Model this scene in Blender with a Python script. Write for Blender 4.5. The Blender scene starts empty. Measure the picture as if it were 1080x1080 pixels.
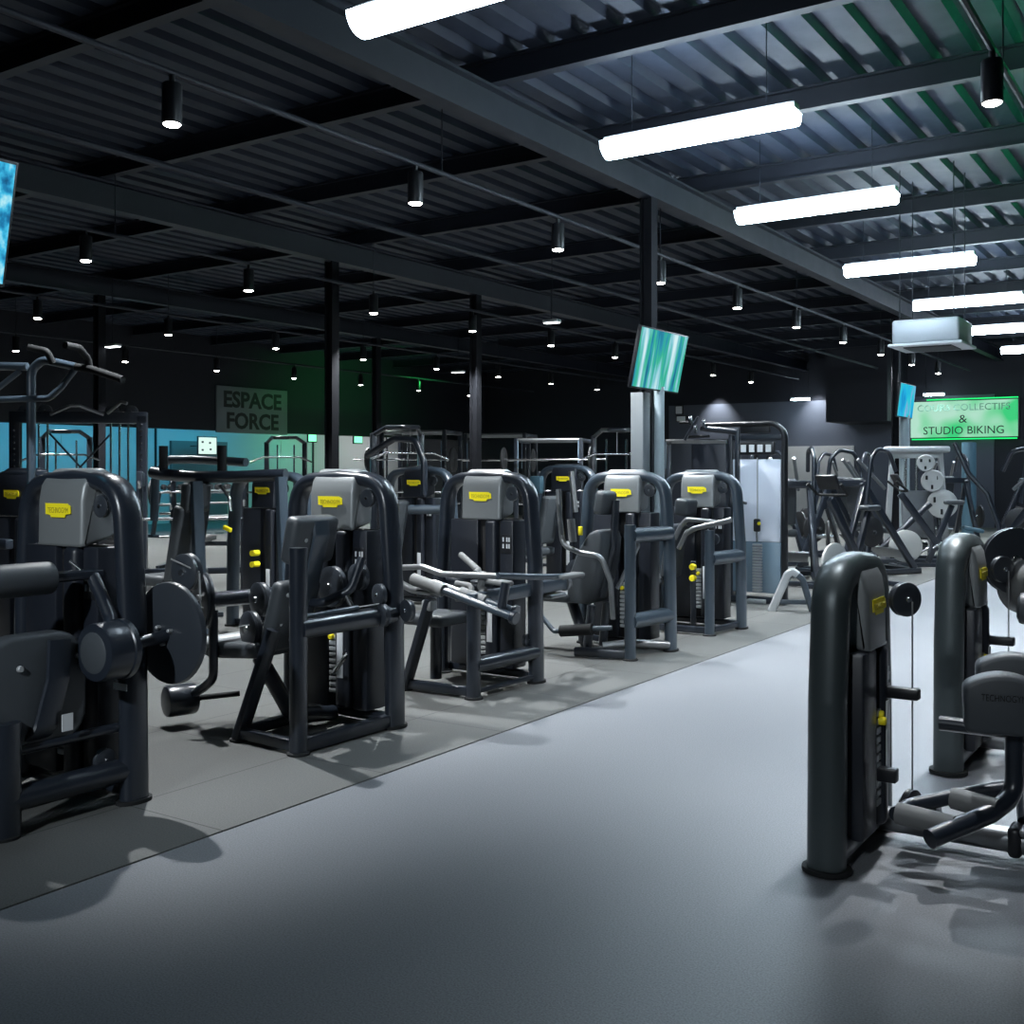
import bpy, bmesh, math, random
from mathutils import Vector, Matrix, Euler
random.seed(7)
PI = math.pi
SC = bpy.context.scene
COL = SC.collection
V = Vector

# ---------------------------------------------------------------- materials
def mat(name, col, rough=.5, metal=0., spec=.5, coat=0., bump=0., bscale=200., var=0., vscale=6., emit=None, es=0.):
    m = bpy.data.materials.new(name); m.use_nodes = True
    nt = m.node_tree; b = nt.nodes['Principled BSDF']
    b.inputs['Base Color'].default_value = (*col, 1)
    b.inputs['Roughness'].default_value = rough
    b.inputs['Metallic'].default_value = metal
    b.inputs['Specular IOR Level'].default_value = spec
    b.inputs['Coat Weight'].default_value = coat
    tc = nt.nodes.new('ShaderNodeTexCoord')
    if var:
        n = nt.nodes.new('ShaderNodeTexNoise'); n.inputs['Scale'].default_value = vscale; n.inputs['Detail'].default_value = 6
        nt.links.new(tc.outputs['Object'], n.inputs['Vector'])
        r = nt.nodes.new('ShaderNodeMapRange')
        r.inputs['To Min'].default_value = max(.02, rough - var); r.inputs['To Max'].default_value = min(1, rough + var)
        nt.links.new(n.outputs['Fac'], r.inputs['Value']); nt.links.new(r.outputs['Result'], b.inputs['Roughness'])
    if bump:
        n = nt.nodes.new('ShaderNodeTexNoise'); n.inputs['Scale'].default_value = bscale; n.inputs['Detail'].default_value = 3
        nt.links.new(tc.outputs['Object'], n.inputs['Vector'])
        bp = nt.nodes.new('ShaderNodeBump'); bp.inputs['Strength'].default_value = bump; bp.inputs['Distance'].default_value = .002
        nt.links.new(n.outputs['Fac'], bp.inputs['Height']); nt.links.new(bp.outputs['Normal'], b.inputs['Normal'])
    if emit:
        b.inputs['Emission Color'].default_value = (*emit, 1); b.inputs['Emission Strength'].default_value = es
    return m

M = {}
M['frame'] = mat('black_powder_coat', (.015, .020, .029), .31, .0, .6, .25, .15, 300, .06)
M['frame2'] = mat('slate_powder_coat', (.036, .052, .070), .34, .0, .6, .2, .15, 300, .06)
M['frame3'] = mat('grey_green_powder_coat', (.060, .076, .080), .40, .35, .6, .15, .15, 300, .06)
M['cap'] = mat('grey_moulded_plastic', (.215, .230, .235), .42, .3, .6, .1, .12, 350, .06)
M['shroud'] = mat('black_moulded_plastic', (.012, .015, .022), .40, 0, .5, .1, .2, 250, .07)
M['slot'] = mat('slot_black', (.003, .003, .004), .6)
M['pad'] = mat('black_upholstery', (.052, .060, .068), .46, 0, .5, .0, .35, 420, .06)
M['grip'] = mat('grey_foam_grip', (.16, .165, .165), .62, 0, .4, 0, .4, 500)
M['chrome'] = mat('brushed_chrome', (.62, .64, .66), .22, 1., .5, 0, 0, 0, .06)
M['bar'] = mat('satin_grey_tube', (.24, .25, .26), .36, .7, .5, 0, .1, 300, .06)
M['steel'] = mat('light_grey_steel', (.42, .44, .45), .42, .3, .5, 0, .1, 200, .05)
M['disc'] = mat('dark_disc_plastic', (.030, .036, .045), .35, 0, .6, .2, .1, 200, .06)
M['rubber'] = mat('black_rubber', (.012, .013, .014), .75, 0, .3, 0, .4, 200)
M['yellow'] = mat('yellow_plastic', (1., .84, .02), .45, 0, .4)
M['ink'] = mat('badge_ink', (.42, .35, .02), .6)
M['padink'] = mat('embossed_black_ink', (.008, .009, .010), .3)
M['white'] = mat('white_placard', (.70, .72, .74), .5)
M['acrylic'] = mat('pale_acrylic_guard', (.74, .78, .88), .30, 0, .6, .3, 0, 0, .08, 2)
M['acrylic_low'] = mat('smoky_acrylic', (.17, .24, .30), .25, 0, .6, .3)
M['plate'] = mat('grey_iron_plate', (.46, .47, .46), .5, .2, .5, 0, .3, 120, .06)
M['blackplate'] = mat('black_iron_plate', (.02, .021, .023), .5, .1, .5, 0, .3, 120)
M['cable'] = mat('steel_cable', (.45, .46, .46), .4, .6)
M['beam'] = mat('painted_black_steel', (.012, .015, .024), .55, 0, .4, 0, .2, 60, .08)
M['deck'] = mat('black_corrugated_deck', (.018, .025, .042), .6, .05, .35, 0, .1, 60, .1)
M['pipe'] = mat('pale_pipe', (.28, .34, .37), .45, 0, .5)
M['column'] = mat('grey_column_paint', (.11, .125, .135), .55)
M['darkwall'] = mat('dark_wall_paint', (.012, .014, .021), .7, 0, .4, 0, .2, 40)
M['greywall'] = mat('slate_wall_paint', (.085, .095, .120), .7, 0, .4, 0, .2, 40)
M['palewall'] = mat('pale_wall_panel', (.55, .54, .52), .65, 0, .4, 0, .2, 40)
M['recess'] = mat('recess_wall_paint', (.42, .46, .50), .7)
M['unit'] = mat('metal_unit', (.46, .50, .54), .4, .2)
M['teal'] = mat('blue_wrap', (.05, .11, .15), .5)
M['signboard'] = mat('grey_signboard', (.14, .17, .18), .6)
M['signink'] = mat('black_sign_ink', (.012, .013, .016), .6)
M['signpale'] = mat('pale_green_ink', (.25, .55, .38), .6)
M['columnblack'] = mat('matt_black_column', (.007, .008, .011), .85, 0, .2)
M['black'] = mat('satin_black', (.010, .011, .014), .4)

def emis(name, col, s):
    m = bpy.data.materials.new(name); m.use_nodes = True; nt = m.node_tree
    nt.nodes.remove(nt.nodes['Principled BSDF'])
    e = nt.nodes.new('ShaderNodeEmission'); e.inputs[0].default_value = (*col, 1); e.inputs[1].default_value = s
    nt.links.new(e.outputs[0], nt.nodes['Material Output'].inputs[0])
    return m
M['tube_glow'] = emis('batten_diffuser', (.70, .86, 1.0), 58)
M['tube_near'] = emis('near_batten_diffuser', (.70, .86, 1.0), 16)
M['spot_glow'] = emis('spot_lens', (1.0, .96, .9), 30)
M['small_glow'] = emis('far_lamp', (.9, .96, 1), 6)
M['exit_glow'] = emis('exit_glow', (.25, 1, .55), 1.6)
M['white_glow'] = emis('white_sign_glow', (.75, 1, .9), 1.0)
M['green_led'] = emis('green_led', (.03, 1, .35), 80)
M['sign_green'] = emis('green_sign_halo', (.02, 1, .22), 1.2)

def lit_sign():
    m = bpy.data.materials.new('backlit_sign_face'); m.use_nodes = True; nt = m.node_tree
    nt.nodes.remove(nt.nodes['Principled BSDF'])
    tc = nt.nodes.new('ShaderNodeTexCoord'); n = nt.nodes.new('ShaderNodeTexNoise')
    n.inputs['Scale'].default_value = 1.3; n.inputs['Detail'].default_value = 1
    nt.links.new(tc.outputs['Object'], n.inputs['Vector'])
    r = nt.nodes.new('ShaderNodeValToRGB')
    r.color_ramp.elements[0].position = .42; r.color_ramp.elements[0].color = (.52, .88, .70, 1)
    r.color_ramp.elements[1].position = .66; r.color_ramp.elements[1].color = (.06, .72, .25, 1)
    nt.links.new(n.outputs['Fac'], r.inputs[0])
    e = nt.nodes.new('ShaderNodeEmission'); e.inputs[1].default_value = .85
    nt.links.new(r.outputs[0], e.inputs[0]); nt.links.new(e.outputs[0], nt.nodes['Material Output'].inputs[0])
    return m
M['lit_sign'] = lit_sign()

def screen(name, kind):
    m = bpy.data.materials.new(name); m.use_nodes = True; nt = m.node_tree; L = nt.links
    nt.nodes.remove(nt.nodes['Principled BSDF'])
    tc = nt.nodes.new('ShaderNodeTexCoord'); mp = nt.nodes.new('ShaderNodeMapping')
    L.new(tc.outputs['Object'], mp.inputs['Vector'])
    n = nt.nodes.new('ShaderNodeTexNoise'); n.inputs['Detail'].default_value = 5
    mp.inputs['Scale'].default_value = (4.2, 1, .55) if kind == 'forest' else ((2.6, 1, .8) if kind == 'sea' else (9, 1, 7))
    if kind == 'sea': mp.inputs['Rotation'].default_value = (0, .5, 0)
    n.inputs['Scale'].default_value = 1.5
    L.new(mp.outputs[0], n.inputs['Vector'])
    r = nt.nodes.new('ShaderNodeValToRGB'); cr = r.color_ramp
    cols = {'forest': [(.34, (.01, .06, .12)), (.43, (.03, .30, .45)), (.49, (.05, .50, .30)), (.55, (.22, .60, .70)), (.66, (.70, .92, .95))],
            'sea': [(.30, (.01, .12, .45)), (.44, (.02, .45, .80)), (.52, (.03, .62, .72)), (.60, (.25, .40, .75)), (.70, (.45, .80, .95))],
            'blue': [(.30, (.01, .06, .16)), (.42, (.02, .25, .50)), (.52, (.06, .55, .85)), (.62, (.35, .80, .95)), (.75, (.8, 1, 1))]}[kind]
    cr.elements[0].position, cr.elements[0].color = cols[0][0], (*cols[0][1], 1)
    cr.elements[1].position, cr.elements[1].color = cols[-1][0], (*cols[-1][1], 1)
    for p, c in cols[1:-1]:
        e = cr.elements.new(p); e.color = (*c, 1)
    L.new(n.outputs['Fac'], r.inputs[0])
    e = nt.nodes.new('ShaderNodeEmission'); e.inputs[1].default_value = .95
    L.new(r.outputs[0], e.inputs[0]); L.new(e.outputs[0], nt.nodes['Material Output'].inputs[0])
    return m
M['forest'] = screen('forest_picture', 'forest'); M['sea'] = screen('sea_picture', 'sea'); M['bluetv'] = screen('blue_picture', 'blue')

def floor_mat(name, c1, c2, tile, tw, th, rough, line=(.01, .011, .012)):
    m = bpy.data.materials.new(name); m.use_nodes = True; nt = m.node_tree; L = nt.links
    b = nt.nodes['Principled BSDF']; tc = nt.nodes.new('ShaderNodeTexCoord')
    n = nt.nodes.new('ShaderNodeTexNoise'); n.inputs['Scale'].default_value = .8; n.inputs['Detail'].default_value = 8
    f = nt.nodes.new('ShaderNodeTexNoise'); f.inputs['Scale'].default_value = 160; f.inputs['Detail'].default_value = 3
    for x in (n, f): L.new(tc.outputs['Object'], x.inputs['Vector'])
    mix = nt.nodes.new('ShaderNodeMix'); mix.data_type = 'RGBA'
    mix.inputs[6].default_value = (*c1, 1); mix.inputs[7].default_value = (*c2, 1)
    L.new(n.outputs['Fac'], mix.inputs[0])
    mr = nt.nodes.new('ShaderNodeMapRange'); mr.inputs['From Min'].default_value = .3; mr.inputs['From Max'].default_value = .7
    mr.inputs['To Min'].default_value = .72; mr.inputs['To Max'].default_value = 1.28
    L.new(f.outputs['Fac'], mr.inputs['Value'])
    mul = nt.nodes.new('ShaderNodeMix'); mul.data_type = 'RGBA'; mul.blend_type = 'MULTIPLY'; mul.inputs[0].default_value = 1
    L.new(mix.outputs[2], mul.inputs[6]); L.new(mr.outputs[0], mul.inputs[7])
    out = mul.outputs[2]
    if tile:
        br = nt.nodes.new('ShaderNodeTexBrick'); br.offset = 0
        br.inputs['Color1'].default_value = (1, 1, 1, 1); br.inputs['Color2'].default_value = (.90, .9, .9, 1); br.inputs['Mortar'].default_value = (*line, 1)
        br.inputs['Scale'].default_value = 1; br.inputs['Mortar Size'].default_value = .004; br.inputs['Brick Width'].default_value = tw; br.inputs['Row Height'].default_value = th
        L.new(tc.outputs['Object'], br.inputs['Vector'])
        m2 = nt.nodes.new('ShaderNodeMix'); m2.data_type = 'RGBA'; m2.blend_type = 'MULTIPLY'; m2.inputs[0].default_value = .75
        L.new(out, m2.inputs[6]); L.new(br.outputs['Color'], m2.inputs[7]); out = m2.outputs[2]
    L.new(out, b.inputs['Base Color'])
    b.inputs['Roughness'].default_value = rough; b.inputs['Specular IOR Level'].default_value = .42
    bp = nt.nodes.new('ShaderNodeBump'); bp.inputs['Strength'].default_value = .3; bp.inputs['Distance'].default_value = .002
    L.new(f.outputs['Fac'], bp.inputs['Height']); L.new(bp.outputs['Normal'], b.inputs['Normal'])
    return m
M['vinyl'] = floor_mat('grey_vinyl_floor', (.170, .180, .196), (.205, .214, .23), False, 1, 1, .45)
M['tiles'] = floor_mat('rubber_tile_floor', (.084, .087, .084), (.116, .118, .112), True, 1, 1, .62)

# ---------------------------------------------------------------- geometry builder
def rot3(r): return Euler(r, 'XYZ').to_matrix()

def fillet(pts, r, seg=6):
    pts = [V(p) for p in pts]
    if r <= 0 or len(pts) < 3: return pts
    out = [pts[0]]
    for i in range(1, len(pts) - 1):
        a, b, c = pts[i-1], pts[i], pts[i+1]
        u = a - b; w = c - b; lu, lw = u.length, w.length
        if lu < 1e-6 or lw < 1e-6: continue
        u /= lu; w /= lw
        ang = math.acos(max(-1, min(1, u.dot(w))))
        if ang > PI - .05: out.append(b); continue
        d = min(r / math.tan(ang / 2), lu * .48, lw * .48)
        p0, p1 = b + u * d, b + w * d
        for k in range(seg + 1):
            t = k / seg
            out.append(p0 * (1-t)**2 + b * 2*t*(1-t) + p1 * t*t)
    out.append(pts[-1])
    return out

class G:
    def __init__(s): s.v = []; s.f = []
    def add(s, vs, fs, T=None):
        o = len(s.v)
        s.v += [tuple(T @ V(p)) if T else tuple(p) for p in vs]
        s.f += [tuple(i + o for i in q) for q in fs]
        return s
    def _bm(s, bm, T=None):
        bm.verts.ensure_lookup_table(); bm.verts.index_update()
        s.add([v.co[:] for v in bm.verts], [[v.index for v in f.verts] for f in bm.faces], T); bm.free()
        return s
    def box(s, c, d, b=0., rot=(0, 0, 0), seg=2, taper=None):
        bm = bmesh.new(); bmesh.ops.create_cube(bm, size=1)
        for v in bm.verts:
            k = 1.
            if taper and v.co.z > 0: v.co.x *= taper[0]; v.co.y *= taper[1]
            v.co = V((v.co.x * d[0], v.co.y * d[1], v.co.z * d[2]))
        if b > 0:
            bmesh.ops.bevel(bm, geom=bm.edges[:], offset=min(b, min(d) * .49), segments=seg, profile=.5, affect='EDGES')
        return s._bm(bm, Matrix.Translation(c) @ rot3(rot).to_4x4())
    def beam(s, p0, p1, w, h, b=.008, up=(0, 0, 1)):
        """rectangular bar from p0 to p1"""
        p0, p1 = V(p0), V(p1); z = (p1 - p0); L = z.length; z.normalize()
        upv = V(up)
        if abs(upv.dot(z)) > .98: upv = V((0, 1, 0))
        x = upv.cross(z).normalized(); y = z.cross(x)
        R = Matrix((x, y, z)).transposed().to_4x4()
        bm = bmesh.new(); bmesh.ops.create_cube(bm, size=1)
        for v in bm.verts: v.co = V((v.co.x * w, v.co.y * h, v.co.z * L))
        if b > 0: bmesh.ops.bevel(bm, geom=bm.edges[:], offset=min(b, w * .45, h * .45), segments=2, profile=.5, affect='EDGES')
        return s._bm(bm, Matrix.Translation((p0 + p1) / 2) @ R)
    def tube(s, pts, r, fil=.06, n=10, rb=None, up=None, sq=1., seg=6, scale=None):
        P = fillet(pts, fil, seg); rb = rb or r; rings = []
        u = None
        for i, p in enumerate(P):
            t = (P[min(i+1, len(P)-1)] - P[max(i-1, 0)]).normalized()
            if up is not None: u = V(up)
            elif u is None: u = V((0, 0, 1)) if abs(t.z) < .9 else V((0, 1, 0))
            u = (u - t * u.dot(t)).normalized(); w = t.cross(u)
            k = scale(i / (len(P) - 1)) if scale else 1
            ring = []
            for j in range(n):
                a = 2 * PI * j / n; c, d = math.cos(a), math.sin(a)
                c = math.copysign(abs(c)**sq, c); d = math.copysign(abs(d)**sq, d)
                ring.append(p + w * c * r * k + u * d * rb * k)
            rings.append(ring)
        vs = [q for R in rings for q in R]; fs = []
        for i in range(len(rings) - 1):
            for j in range(n):
                fs.append((i*n+j, i*n+(j+1) % n, (i+1)*n+(j+1) % n, (i+1)*n+j))
        fs.append(tuple(range(n-1, -1, -1))); fs.append(tuple(range((len(rings)-1)*n, len(rings)*n)))
        return s.add(vs, fs)
    def lathe(s, prof, o, ax, n=24):
        """prof: (radius, distance along axis)"""
        o = V(o); z = V(ax).normalized(); x = z.orthogonal().normalized(); y = z.cross(x)
        vs, fs = [], []
        for r, h in prof:
            for j in range(n):
                a = 2*PI*j/n; vs.append(o + z*h + (x*math.cos(a) + y*math.sin(a)) * max(r, 1e-4))
        m = len(prof)
        for i in range(m-1):
            for j in range(n): fs.append((i*n+j, i*n+(j+1) % n, (i+1)*n+(j+1) % n, (i+1)*n+j))
        fs.append(tuple(range(n-1, -1, -1))); fs.append(tuple(range((m-1)*n, m*n)))
        return s.add(vs, fs)
    def cyl(s, p0, p1, r, n=20, b=.004):
        p0, p1 = V(p0), V(p1); L = (p1-p0).length; b = min(b, L*.4, r*.4)
        return s.lathe([(r-b, 0), (r, b), (r, L-b), (r-b, L)], p0, p1-p0, n)
    def prism(s, pts, plane, a, c, b=0., seg=2):
        """extrude a 2-D outline; plane 'xz' goes along y from a to c, 'yz' along x, 'xy' along z"""
        def P(p, t): return {'xz': (p[0], t, p[1]), 'yz': (t, p[0], p[1]), 'xy': (p[0], p[1], t)}[plane]
        bm = bmesh.new()
        A = [bm.verts.new(P(p, a)) for p in pts]; B = [bm.verts.new(P(p, c)) for p in pts]
        n = len(pts); bm.faces.new(A[::-1]); bm.faces.new(B)
        for i in range(n): bm.faces.new((A[i], A[(i+1) % n], B[(i+1) % n], B[i]))
        bmesh.ops.recalc_face_normals(bm, faces=bm.faces[:])
        if b > 0:
            bm.edges.ensure_lookup_table()
            ed = [e for e in bm.edges if len(e.link_faces) == 2 and e.calc_face_angle(0) > .9]
            bmesh.ops.bevel(bm, geom=ed, offset=b, segments=seg, profile=.5, affect='EDGES')
        return s._bm(bm)
    def make(s, name, m, parent=None, sharp=38):
        me = bpy.data.meshes.new(name); me.from_pydata(s.v, [], s.f)
        bm = bmesh.new(); bm.from_mesh(me)
        bmesh.ops.recalc_face_normals(bm, faces=bm.faces[:])
        lim = math.radians(sharp)
        for f in bm.faces: f.smooth = True
        for e in bm.edges:
            if len(e.link_faces) == 2 and e.calc_face_angle(0) > lim: e.smooth = False
        bm.to_mesh(me); bm.free()
        me.materials.append(M[m] if isinstance(m, str) else m)
        o = bpy.data.objects.new(name, me); COL.objects.link(o); o.parent = parent
        return o

def thing(name, label, cat, loc=(0, 0, 0), rotz=0., group=None):
    o = bpy.data.objects.new(name, None); COL.objects.link(o); o.empty_display_size = .1
    o.location = loc; o.rotation_euler = (0, 0, rotz); o['label'] = label; o['category'] = cat
    if group: o['group'] = group
    return o
def tag(o, label, cat, group=None):
    o['label'] = label; o['category'] = cat
    if group: o['group'] = group
    return o
def struct(o): o['kind'] = 'structure'; return o
def kids(o): return [c for c in COL.objects if c.parent == o]
def dup(root, loc, rotz=None, label=None, group=None):
    r = root.copy(); COL.objects.link(r); r.location = loc
    if rotz is not None: r.rotation_euler = (0, 0, rotz)
    if label: r['label'] = label
    if group: r['group'] = group
    for ch in kids(root):
        c = ch.copy(); COL.objects.link(c); c.parent = r
        for g in kids(ch):
            d = g.copy(); COL.objects.link(d); d.parent = c
    return r
def text(name, s, width, m, parent, loc, rot, height=None, depth=.002, bold=0.):
    cu = bpy.data.curves.new(name, 'FONT'); cu.body = s; cu.extrude = depth; cu.offset = bold; cu.align_x = 'CENTER'; cu.align_y = 'CENTER'; cu.resolution_u = 3
    tmp = bpy.data.objects.new('tmp', cu); COL.objects.link(tmp)
    dg = bpy.context.evaluated_depsgraph_get(); dg.update()
    me = bpy.data.meshes.new_from_object(tmp.evaluated_get(dg))
    bpy.data.objects.remove(tmp); bpy.data.curves.remove(cu)
    xs = [v.co.x for v in me.vertices]; ys = [v.co.y for v in me.vertices]
    w = max(xs)-min(xs); h = max(ys)-min(ys); cx = (max(xs)+min(xs))/2; cy = (max(ys)+min(ys))/2
    kx = width / w; ky = height / h if height else kx
    for v in me.vertices: v.co = V(((v.co.x-cx)*kx, (v.co.y-cy)*ky, v.co.z))
    me.materials.clear(); me.materials.append(M[m])
    o = bpy.data.objects.new(name, me); COL.objects.link(o); o.parent = parent; o.location = loc; o.rotation_euler = rot
    return o

# ---------------------------------------------------------------- camera (eye 1.45 m, looking 33.7 deg left of the aisle)
H = 1.45; F = 1150.
cd = bpy.data.cameras.new('camera'); cam = bpy.data.objects.new('camera', cd); COL.objects.link(cam)
cam.location = (0, 0, H); cam.rotation_euler = (PI/2, 0, math.radians(33.7))
cd.sensor_width = 36; cd.lens = F/1080*36; cd.shift_y = -43/1080; cd.clip_end = 200; cd.clip_start = .05
SC.camera = cam

# ---------------------------------------------------------------- setting
XL, XR, YB, YF, ZD = -21., 7., -5., 30., 4.75
def slab(name, x0, x1, y0, y1, z0, z1, m):
    return struct(G().box(((x0+x1)/2, (y0+y1)/2, (z0+z1)/2), (x1-x0, y1-y0, z1-z0)).make(name, m))
slab('floor', -25, XR, YB, YF, -.2, 0, 'vinyl')
fr = slab('floor_rubber', -24.9, -3.4, YB, YF, 0, .006, 'tiles')
# corrugated deck: ribs run along the aisle
g = G(); prof = []
x = -25.
while x < XR:
    prof += [(x, ZD), (x+.16, ZD), (x+.19, ZD+.07), (x+.27, ZD+.07)]; x += .30
prof.append((XR, ZD))
n = len(prof); vs = [(p[0], YB, p[1]) for p in prof] + [(p[0], YF+.2, p[1]) for p in prof]
g.add(vs, [(i, i+1, n+i+1, n+i) for i in range(n-1)])
struct(g.make('ceiling', 'deck', sharp=20))
slab('wall_back', -25, XR, YB-.2, YB, 0, 5, 'darkwall')
slab('wall_right', XR, XR+.2, YB, YF, 0, 5, 'darkwall')
slab('wall_far', -25, XR, YF, YF+.2, 0, 5, 'darkwall')
slab('wall_far_lower_paint', -14.3, -5.2, YF-.04, YF, 0, 3.42, 'greywall')
slab('trim_1', -10.75, -8.75, YF-.09, YF-.04, 0, 2.15, 'palewall')
slab('wall_far_bulkhead', -8.9, -7.35, YF-2.0, YF-.04, 2.72, 5, 'darkwall')
slab('wall_left', XL-.3, XL, YB, YF, 2.46, 5, 'darkwall')
slab('wall_left_recess', -25, -24.7, YB, YF, 0, 3.2, 'recess')
slab('ceiling_recess', -24.7, XL-.3, YB, YF, 3.0, 3.2, 'darkwall')
for i, y in enumerate((7, 13.2, 19.4, 25.5)):
    slab('trim_%d' % (i+2), -24.7, -24.66, y, y+.05, 0, 3, 'darkwall')
slab('wall_left_door_panel', -24.7, -24.6, 19.9, 21.9, 0, 2.3, 'column')

# steel structure
def ibeam(name, p0, p1, h, w, t=.02):
    """I-section with its top at p0/p1"""
    p0, p1 = V(p0), V(p1); g = G(); dz = V((0, 0, 1))
    g.beam(p0 - dz*t/2, p1 - dz*t/2, w, t, 0); g.beam(p0 - dz*(h-t/2), p1 - dz*(h-t/2), w, t, 0)
    g.beam(p0 - dz*h/2, p1 - dz*h/2, t, h-2*t, 0)
    return struct(g.make(name, 'beam'))
for i, y in enumerate((-2.5, 0., 2.5, 4.9, 7.2, 9.2, 11.3, 13.6, 15.9, 18.2, 20.5, 22.8, 25.1, 27.4)):
    ibeam('ceiling_purlin_beam', (-21, y, ZD), (XR, y, ZD), .20, .10)
for x in (0.6, -5.05, -10.1, -15.1):
    ibeam('ceiling_girder_beam', (x, YB, ZD-.2), (x, YF, ZD-.2), .30, .16, .025)
def column(x, y, w=.135):
    g = G(); g.box((x-w/2+.01, y, 2.13), (.02, w, 4.25)); g.box((x+w/2-.01, y, 2.13), (.02, w, 4.25)); g.box((x, y, 2.13), (w-.04, .02, 4.25))
    g.box((x, y, .012), (w+.12, w+.12, .024))
    return struct(g.make('column', 'columnblack'))
for x, y in ((-5.12, 2.5), (-5.05, 10.1), (-10.1, 10.8), (-15.1, 10.8), (-10.1, 14.1), (-15.1, 17.5), (-5.25, 20.6)):
    column(x, y)
# boxed-in lower column beside the screen, and its pale pipe
struct(G().box((-5.02, 9.86, 1.12), (.14, .16, 2.24), .006).make('column_casing', 'column'))
struct(G().tube([(-4.87, 9.98, 0), (-4.87, 9.98, 2.3)], .052, n=16).make('column_drain_pipe', 'pipe'))
struct(G().tube([(-5.0, 20.2, 0), (-5.0, 20.2, 2.45)], .09, n=16).make('column_pipe', 'pipe'))
struct(G().tube([(-4.94, 25.5, 0), (-4.94, 25.5, 2.08)], .15, n=20).make('column_round', 'teal'))
# conduits that carry the spotlight rows
ROWS = (-1.2, -5.5, -9.8, -14.05, -18.2)
for x in ROWS:
    g = G(); g.tube([(x, 1.0, 3.92), (x, 28.5, 3.92)], .022, n=8)
    for y in (2.5, 7.2, 11.3, 15.9, 20.5, 25.1): g.tube([(x, y, 3.92), (x, y, ZD-.19)], .006, n=6)
    struct(g.make('ceiling_lighting_trim', 'beam'))
# sprinkler pipe
struct(G().tube([(-7.6, YB, 4.05), (-7.6, YF, 4.05)], .03, n=8).make('ceiling_sprinkler_trim', 'beam'))

# ---------------------------------------------------------------- ceiling things
ORD = ['nearest', 'second nearest', 'third nearest', 'fourth nearest', 'fifth nearest', 'sixth nearest', 'seventh nearest', 'eighth nearest', 'ninth nearest', 'tenth nearest', 'eleventh nearest', 'twelfth nearest']
by = (4.72, 7.65, 10.4, 14.0, 17.5, 21.2, 25.0)
bat = None
for i, y in enumerate(by):
    lab = '%s bright white linear light in the ceiling row over the walkway' % ORD[i]
    if bat is None:
        t = bat = thing('linear_light', lab, 'ceiling light', (-3.42, y, 4.0), 0, 'linear lights over the walkway')
        G().box((0, 0, .075), (1.56, .12, .05), .01).make('housing', 'steel', t)
        prof = [(.125*math.cos(a), .05 + .125*math.sin(a)*.95) for a in [PI + k*PI/12 for k in range(13)]]  # oversized profile: the tube's glow halo is built into the shape
        G().prism(prof, 'yz', -.77, .77, 0).make('diffuser', 'tube_glow', t)
        for sx in (-.55, .55): G().tube([(sx, 0, .1), (sx, 0, .75)], .004, n=6).make('suspension_wire', 'beam', t)
    else:
        dup(bat, (-3.42, y, 4.0), None, lab)

for o in [c for c in kids(bat) if c.name.startswith('diffuser')]:
    o.data = o.data.copy(); o.data.materials[0] = M['tube_near']
ld = bpy.data.lights.new('downlight', 'SPOT'); ld.energy = 1500; ld.spot_size = math.radians(96); ld.spot_blend = .6; ld.shadow_soft_size = .035; ld.color = (.93, .97, 1)
ROWNAME = {-1.2: 'ceiling row over the low machines', -5.5: 'ceiling row over the front machine line', -9.8: 'second ceiling row from the linear lights',
           -14.05: 'third ceiling row from the linear lights', -18.2: 'ceiling row next to the dark force wall'}
YS = [4.45, 6.85, 9.05, 11.3, 13.6, 15.9, 18.2, 20.5, 22.8, 25.1]
spot = None
for x in ROWS:
    k = 0
    for y in YS:
        if x == -1.2 and y in (4.45, 13.6, 18.2): continue
        if x < -9 and y < 4: continue
        if x < -12 and y < 8: continue
        lab = '%s black cylinder spotlight in the %s' % (ORD[k], ROWNAME[x]); k += 1
        if spot is None:
            t = spot = thing('ceiling_spotlight', lab, 'spotlight', (x, y, 3.6), 0, 'cylinder spotlights in the ceiling rows')
            G().lathe([(.055, 0), (.062, .004), (.062, .24), (.056, .25), (.018, .252), (.018, .32)], (0, 0, 0), (0, 0, 1), 20).make('lamp_body', 'black', t)
            G().lathe([(.02, -.016), (.042, -.012), (.054, -.002), (.054, .006)], (0, 0, 0), (0, 0, 1), 16).make('lens', 'spot_glow', t)
        else:
            t = dup(spot, (x, y, 3.6), None, lab)
        o = bpy.data.objects.new('downlight', ld); COL.objects.link(o); o.location = (x, y, 3.585)

# ---------------------------------------------------------------- selector machines
def badge(root, z, y, w=.17, x0=0., rx=.0):
    b = G().prism([(-.5*w, .16*w), (-.48*w, -.10*w), (-.30*w, -.12*w), (-.27*w, -.17*w), (.28*w, -.17*w), (.31*w, -.10*w), (.5*w, -.08*w), (.48*w, .10*w), (.36*w, .16*w)], 'xz', -.0015, .0015, 0)
    o = b.make('badge', 'yellow', root); o.location = (x0, y, z); o.rotation_euler = (rx, 0, 0)
    text('badge_lettering', 'TECHNOGYM', w*.8, 'ink', o, (0, -.002, 0), (PI/2, 0, 0), w*.13, .0006)
    return o

def pulley(root, c, ax, r, w=.03, name='pulley', m='disc', hub='chrome'):
    c = V(c); ax = V(ax).normalized()
    p = G().lathe([(r*.55, -w*.55), (r*.92, -w/2), (r, -w*.42), (r, -w*.2), (r*.94, 0), (r, w*.2), (r, w*.42), (r*.92, w/2), (r*.55, w*.55)], c, ax, 28).make(name, m, root)
    G().lathe([(.001, -w*.75), (r*.16, -w*.75), (r*.2, -w*.6), (r*.2, w*.6), (r*.16, w*.75), (.001, w*.75)], c, ax, 14).make('hub', hub, p)
    return p

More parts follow.
